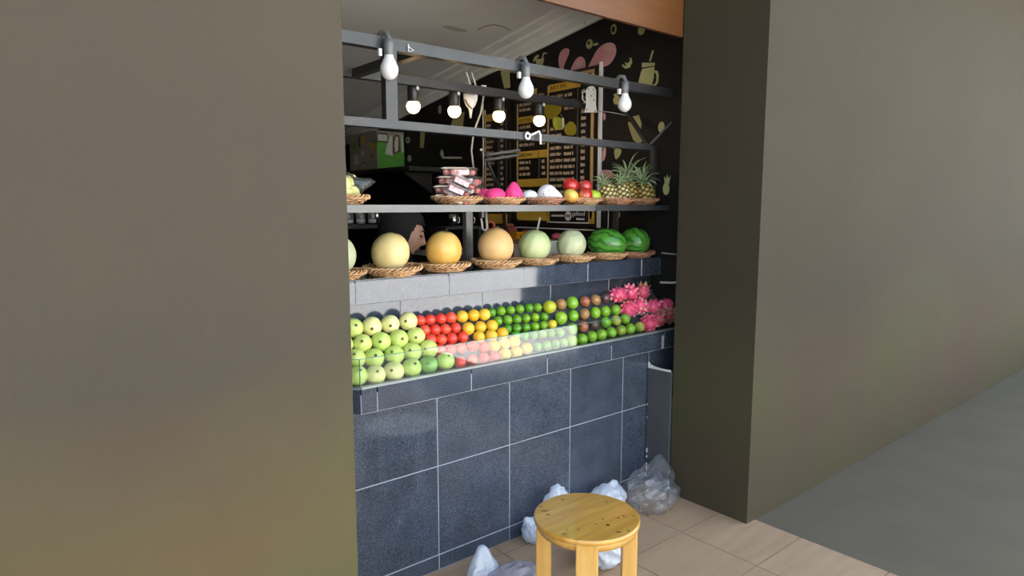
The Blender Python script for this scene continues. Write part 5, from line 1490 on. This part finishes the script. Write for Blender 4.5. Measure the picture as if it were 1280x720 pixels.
# white cable at the right end of the counter
o = MB().tube([(1.205, -0.02, 1.185), (1.18, -0.06, 1.18), (1.175, -0.075, 1.12), (1.17, -0.05, 1.10), (1.14, 0.0, 1.085), (1.10, 0.06, 1.085)], 0.006, 8).build('power_cable', M['cable'], None, True)
lone(o, 'white cable curving down the black wall at the right end of the counter', 'cable')
o = MB().tube([(1.217, 0.02, 1.232), (1.17, 0.05, 1.238), (1.145, 0.09, 1.242)], 0.004, 8).build('power_cable', M['cable'], None, True)
lone(o, 'short pale cable at the right end above the granite step', 'cable')

# ================================================================== THE WOMAN
HC = Vector((-0.020, 0.86, 1.352))                    # middle of the head
woman = thing('person', 'woman in a black headscarf looking down behind the cream melon', 'person', (HC.x - 0.10, HC.y + 0.05, 0))
fd = Vector((0.90, -0.44, 0)).normalized()            # where she faces
sdv = Vector((-fd.y, fd.x, 0))                        # her left side
hx = Matrix.Rotation(math.atan2(fd.y, fd.x), 3, 'Z') @ Matrix.Rotation(R(20), 3, 'Y')   # head bent down
def L3(f, s, u): return Vector(woman.location) + fd * f + sdv * s + Vector((0, 0, u))
def skinned(name, chain, radii, m, parent, root=0, sub=1):
    """chain: list of (point, parent index)"""
    me = bpy.data.meshes.new(name)
    off = Vector(parent.location)
    me.from_pydata([tuple(Vector(p) - off) for p, _ in chain], [(i, q) for i, (_, q) in enumerate(chain) if q is not None], [])
    o = bpy.data.objects.new(name, me); COL.objects.link(o); o.parent = parent
    md = o.modifiers.new('skin', 'SKIN')
    lay = me.skin_vertices[0] if me.skin_vertices else None
    if lay is None:
        bpy.context.view_layer.objects.active = o
        lay = me.attributes.new('skin', 'FLOAT', 'POINT') and None
    for i, r in enumerate(radii):
        rr = r if isinstance(r, tuple) else (r, r)
        me.skin_vertices[0].data[i].radius = rr
        me.skin_vertices[0].data[i].use_root = (i == root)
    md.use_smooth_shade = True
    sb = o.modifiers.new('sub', 'SUBSURF'); sb.levels = sub; sb.render_levels = sub
    me.materials.append(m)
    return o
# joints
pel = L3(-0.05, 0, 0.84); wai = L3(-0.03, 0, 0.98); che = L3(0.02, 0, 1.12); nek = L3(0.06, 0, 1.22)
body = [(pel, None), (wai, 0), (che, 1), (nek, 2)]
rad = [(0.125, 0.10), (0.11, 0.085), (0.13, 0.09), 0.05]
headbase = HC + hx @ Vector((-0.02, 0, -0.085))
body.append((headbase, 3)); rad.append(0.045)
for s in (1, -1):
    sh_ = L3(0.02, 0.155 * s, 1.17); el_ = L3(0.03, 0.20 * s, 0.95); wr_ = L3(0.22, 0.11 * s, 0.93); hd_ = L3(0.265, 0.10 * s, 0.93); pm = L3(0.295, 0.095 * s, 0.925)
    b0 = len(body)
    body += [(sh_, 2), (el_, b0), (wr_, b0 + 1), (hd_, b0 + 2), (pm, b0 + 3)]
    rad += [0.055, 0.040, 0.026, (0.034, 0.016), (0.036, 0.014)]
    for k, (dy, ln) in enumerate(((-0.026, 0.068), (-0.009, 0.078), (0.009, 0.074), (0.026, 0.058))):
        i0 = len(body)
        p1 = L3(0.318, 0.095 * s + dy, 0.922); p2 = L3(0.318 + ln * 0.55, 0.095 * s + dy * 1.05, 0.914); p3 = L3(0.318 + ln * 0.85, 0.095 * s + dy * 1.05, 0.898)
        body += [(p1, b0 + 4), (p2, i0), (p3, i0 + 1)]; rad += [0.0095, 0.0085, 0.0075]
    i0 = len(body)
    body += [(L3(0.285, (0.10 - 0.036) * s, 0.918), b0 + 3), (L3(0.312, (0.10 - 0.058) * s, 0.908), i0)]; rad += [0.011, 0.009]
for s in (1, -1):
    b0 = len(body)
    body += [(L3(-0.05, 0.09 * s, 0.80), 0), (L3(-0.03, 0.10 * s, 0.45), b0), (L3(-0.06, 0.10 * s, 0.085), b0 + 1), (L3(0.06, 0.11 * s, 0.035), b0 + 2)]
    rad += [0.085, 0.058, 0.040, 0.034]
skinned('body', body, rad, M['skin'], woman)
# clothes
sc_, sr = [], []
sc_ += [(L3(-0.05, 0, 0.74), None), (wai, 0), (che, 1), (L3(0.05, 0, 1.20), 2)]; sr += [(0.165, 0.135), (0.145, 0.115), (0.16, 0.115), 0.075]
for s in (1, -1):
    b0 = len(sc_)
    sc_ += [(L3(0.02, 0.155 * s, 1.17), 2), (L3(0.03, 0.20 * s, 0.95), b0), (L3(0.20, 0.12 * s, 0.93), b0 + 1)]; sr += [0.072, 0.056, 0.042]
skinned('shirt', sc_, sr, M['shirt'], woman)
tc_, trd = [(L3(-0.05, 0, 0.80), None)], [(0.14, 0.12)]
for s in (1, -1):
    b0 = len(tc_)
    tc_ += [(L3(-0.05, 0.09 * s, 0.76), 0), (L3(-0.03, 0.10 * s, 0.45), b0), (L3(-0.06, 0.10 * s, 0.10), b0 + 1)]; trd += [0.10, 0.072, 0.062]
skinned('trousers', tc_, trd, M['trousers'], woman)
for s in (1, -1):
    p = L3(0.03, 0.11 * s, 0.0)
    MB().ball(p + Vector((0, 0, 0.04)), (0.125, 0.048, 0.045), 16, 10, mtx=Matrix.Rotation(math.atan2(fd.y, fd.x), 3, 'Z'), fn=lambda v: Vector((v.x, v.y, max(v.z, -0.88)))).build('shoe', M['shoe'], woman, True)
# head: local axes x forward, y left, z up
def headfn(v):
    x, y, z = v
    px, py, pz = x * 0.098, y * 0.074, z * 0.118
    if x > 0:
        f = max(0, x)
        px -= 0.010 * f * math.exp(-((z - 0.28) / 0.13) ** 2) * math.exp(-((abs(y) - 0.42) / 0.22) ** 2) * 1.6      # eye sockets
        px += 0.024 * math.exp(-((z + 0.12) / 0.15) ** 2) * math.exp(-(y / 0.16) ** 2) * f                         # nose
        px += 0.012 * math.exp(-((z - 0.10) / 0.22) ** 2) * math.exp(-(y / 0.13) ** 2) * f
        px += 0.010 * math.exp(-((z + 0.42) / 0.09) ** 2) * math.exp(-(y / 0.30) ** 2) * f                         # mouth
        px += 0.013 * math.exp(-((z + 0.75) / 0.14) ** 2) * math.exp(-(y / 0.35) ** 2)                             # chin
        px += 0.006 * math.exp(-((z - 0.42) / 0.10) ** 2) * math.exp(-((abs(y) - 0.35) / 0.3) ** 2) * f            # brow ridge
        px += 0.006 * math.exp(-((z + 0.15) / 0.18) ** 2) * math.exp(-((abs(y) - 0.62) / 0.2) ** 2)                # cheeks
    if z < -0.2:
        k = 1 - 0.30 * min(1, (-0.2 - z) / 0.8)
        py *= k
        px = px * (1 - 0.04 * (-0.2 - z))
    return Vector((px, py, pz))
MB().ball(HC, 1, 72, 60, mtx=hx, fn=headfn).build('face', M['skin'], woman, True)
def HP(f, s, u): return HC + hx @ Vector((f, s, u))
for s in (1, -1):
    MB().ball(HP(0.080, 0.031 * s, 0.020), (0.010, 0.012, 0.0045), 12, 8, mtx=hx).build('eye', M['eye'], woman, True)
    MB().tube([HP(0.093, 0.012 * s, 0.047), HP(0.092, 0.030 * s, 0.053), HP(0.080, 0.047 * s, 0.046)], [0.003, 0.0036, 0.002], 6).build('eyebrow', M['brow'], woman, True)
    MB().tube([HP(0.091, 0.019 * s, 0.018), HP(0.092, 0.031 * s, 0.014), HP(0.084, 0.044 * s, 0.018)], [0.0015, 0.002, 0.0015], 6).build('eyelashes', M['brow'], woman, True)
MB().ball(HP(0.095, 0, -0.047), (0.008, 0.019, 0.0045), 14, 8, mtx=hx).build('upper_lip', M['lip'], woman, True)
MB().ball(HP(0.094, 0, -0.055), (0.008, 0.016, 0.0050), 14, 8, mtx=hx).build('lower_lip', M['lip'], woman, True)
# headscarf: a hood open at the face, with a drape over neck and shoulders
hv, hf = [], []
nu, nv_ = 96, 72
for j in range(nv_ + 1):
    th_ = math.pi * j / nv_
    for i in range(nu):
        a = 2 * math.pi * i / nu
        d = Vector((math.sin(th_) * math.cos(a), math.sin(th_) * math.sin(a), math.cos(th_)))
        p = Vector((d.x * 0.118 - 0.012, d.y * 0.096, d.z * 0.137 + 0.012))
        if d.x < 0: p.x *= 1.10
        p += d * 0.004 * noise.noise(d * 3)
        hv.append(HC + hx @ p)
def inopen(c):
    q = hx.transposed() @ (c - HC)
    return q.x > 0.022 + 0.25 * max(0, q.z) and -0.105 < q.z < 0.078
for j in range(nv_):
    for i in range(nu):
        k = (i + 1) % nu
        f = (j * nu + i, j * nu + k, (j + 1) * nu + k, (j + 1) * nu + i)
        cc = sum((hv[q] for q in f), Vector()) / 4
        if not inopen(cc): hf.append(f)
sc2 = MB(); sc2.add(hv, hf)
hj = sc2.build('headscarf', M['hijab'], woman, True)
sl = hj.modifiers.new('thick', 'SOLIDIFY'); sl.thickness = 0.006
dv_, df = [], []
rows = 8
for j in range(rows + 1):
    f = j / rows
    c_ = (HC + hx @ Vector((-0.030, 0, -0.095))).lerp(L3(0.0, 0, 1.10), f)
    for i in range(nu):
        a = 2 * math.pi * i / nu
        rx_, ry_ = 0.098 + 0.067 * f, 0.088 + 0.132 * f ** 1.3
        w = 1 + 0.05 * f * math.sin(7 * a + 2)
        dv_.append(c_ + fd * (rx_ * math.cos(a) * w) + sdv * (ry_ * math.sin(a) * w) + Vector((0, 0, -0.03 * f * math.cos(2 * a))))
for j in range(rows):
    for i in range(nu):
        k = (i + 1) % nu
        df.append((j * nu + i, j * nu + k, (j + 1) * nu + k, (j + 1) * nu + i))
dr_ = MB(); dr_.add(dv_, df)
dd = dr_.build('scarf_drape', M['hijab'], woman, True)
sl = dd.modifiers.new('thick', 'SOLIDIFY'); sl.thickness = 0.006

# ================================================================== STOOL
SC = Vector((-0.190, -0.640, 0))
st = thing('wooden_stool', 'round varnished pine stool with knots standing on the floor tiles before the counter', 'stool', tuple(SC))
def around(pr): return MB().lathe(pr, tuple(SC), 64)
sm = around([(0, 0.4155), (0.181, 0.4155), (0.185, 0.414), (0.187, 0.410)]); 
sm = around([(0, 0.398), (0.1845, 0.398), (0.1868, 0.401), (0.187, 0.408), (0.1855, 0.4135), (0.182, 0.4155), (0, 0.4155)])
so = sm.build('seat', M['stool_top'], st, True)
for p in so.data.polygons: p.use_smooth = abs(p.normal.z) < 0.9
kn = [((0.022, 0.143), 7, 4), ((-0.093, 0.119), 13, 4), ((-0.103, 0.089), 8, 4), ((-0.099, -0.056), 4, 3), ((-0.024, -0.068), 4, 3), ((0.022, -0.058), 4, 3), ((0.001, -0.099), 7, 6), ((0.069, -0.087), 6, 3),
      ((-0.007, -0.155), 9, 4), ((0.024, -0.170), 5, 4), ((0.095, -0.088), 6, 3), ((0.122, -0.112), 5, 3), ((0.130, 0.023), 5, 3), ((-0.08, 0.153), 8, 3), ((-0.158, -0.047), 8, 3), ((-0.13, -0.031), 4, 2)]
for (kx, ky), ka, kb in kn:
    kk = [(math.cos(2 * math.pi * q / 10), math.sin(2 * math.pi * q / 10)) for q in range(10)]
    ca, sa = 0.768, -0.64
    MB().prism([(SC.x + kx + 0.0011 * (ka * u * ca - kb * v * sa), SC.y + ky + 0.0011 * (ka * u * sa + kb * v * ca)) for u, v in kk],
               lambda a, b, h: (a, b, 0.4154 + h), 0.0004).build('knot', M['knot'], st)
ap = around([(0.150, 0.370), (0.172, 0.370), (0.172, 0.3978), (0.150, 0.3978)])
ap.f += [tuple()] if False else []
n_ = 64
ap.f += [(3 * n_ + k, 3 * n_ + (k + 1) % n_, (k + 1) % n_, k) for k in range(n_)]
ap.build('apron', M['stool_rim'], st, True)
base_a = math.atan2(-0.768, -0.640) - 0.10
for k in range(4):
    a = base_a + k * math.pi / 2
    c_ = SC + Vector((math.cos(a), math.sin(a), 0)) * 0.150
    lg_ = MB()
    lg_.box((c_.x, c_.y, 0.199), (0.052, 0.074, 0.398), rz=a)
    l_ = lg_.build('leg', M['stool_leg'], st)
    bv = l_.modifiers.new('bevel', 'BEVEL'); bv.width = 0.004; bv.segments = 2

# ================================================================== PLASTIC BAGS ON THE FLOOR
def bag(name, m, c, r, seed, lb, amp=0.22, fr=2.2, flat=0.85, spike=None, sub=5):
    o = crumple(c, r, seed, amp, fr, sub, flat, spike).build(name, m, None, True)
    for p in o.data.polygons: p.use_smooth = True
    lone(o, lb, 'plastic bag', 'plastic bags on the floor')
    return o
bag('plastic_bag', M['bag_clear'], (0.745, -0.205, 0.096), (0.135, 0.105, 0.112), 3, 'large clear crumpled plastic bag against the foot of the counter at the right', 0.26, 1.9, 0.86, [((0.5, 0.1, 1.0), 0.45, 0.35)])
bag('plastic_bag', M['bag_white'], (0.520, -0.105, 0.066), (0.105, 0.075, 0.080), 5, 'white carrier bag behind the right side of the stool seat', 0.18, 2.0, 0.84, [((0.4, 0, 1), 0.22, 0.25)])
bag('plastic_bag', M['bag_white'], (0.200, -0.085, 0.100), (0.072, 0.062, 0.118), 7, 'tall white and bluish bag peeping out behind the left back of the stool seat', 0.15, 2.0, 0.86, [((-0.1, 0, 1), 0.10, 0.4)])
bag('plastic_bag', M['bag_white'], (0.062, -0.075, 0.052), (0.048, 0.050, 0.056), 9, 'small white bag scrap left of the stool seat at the counter foot', 0.16, 2.2, 0.86, [((-0.6, 0.1, 0.9), 0.5, 0.3)])
bag('plastic_bag', M['bag_white'], (0.170, -0.385, 0.075), (0.11, 0.10, 0.088), 11, 'white bag seen between the right legs of the stool', 0.17, 2.2, 0.86)
bag('plastic_bag', M['bag_white'], (-0.325, -0.215, 0.060), (0.062, 0.052, 0.062), 13, 'pale blue white knotted bag with a tall peak at the bottom edge', 0.16, 1.6, 0.86, [((-0.05, 0.1, 1), 0.75, 0.45)])
bag('plastic_bag', M['bag_lilac'], (-0.265, -0.330, 0.050), (0.12, 0.085, 0.060), 15, 'flat lilac grey bag spread in front of the peaked bag at the bottom edge', 0.18, 1.9, 0.86)
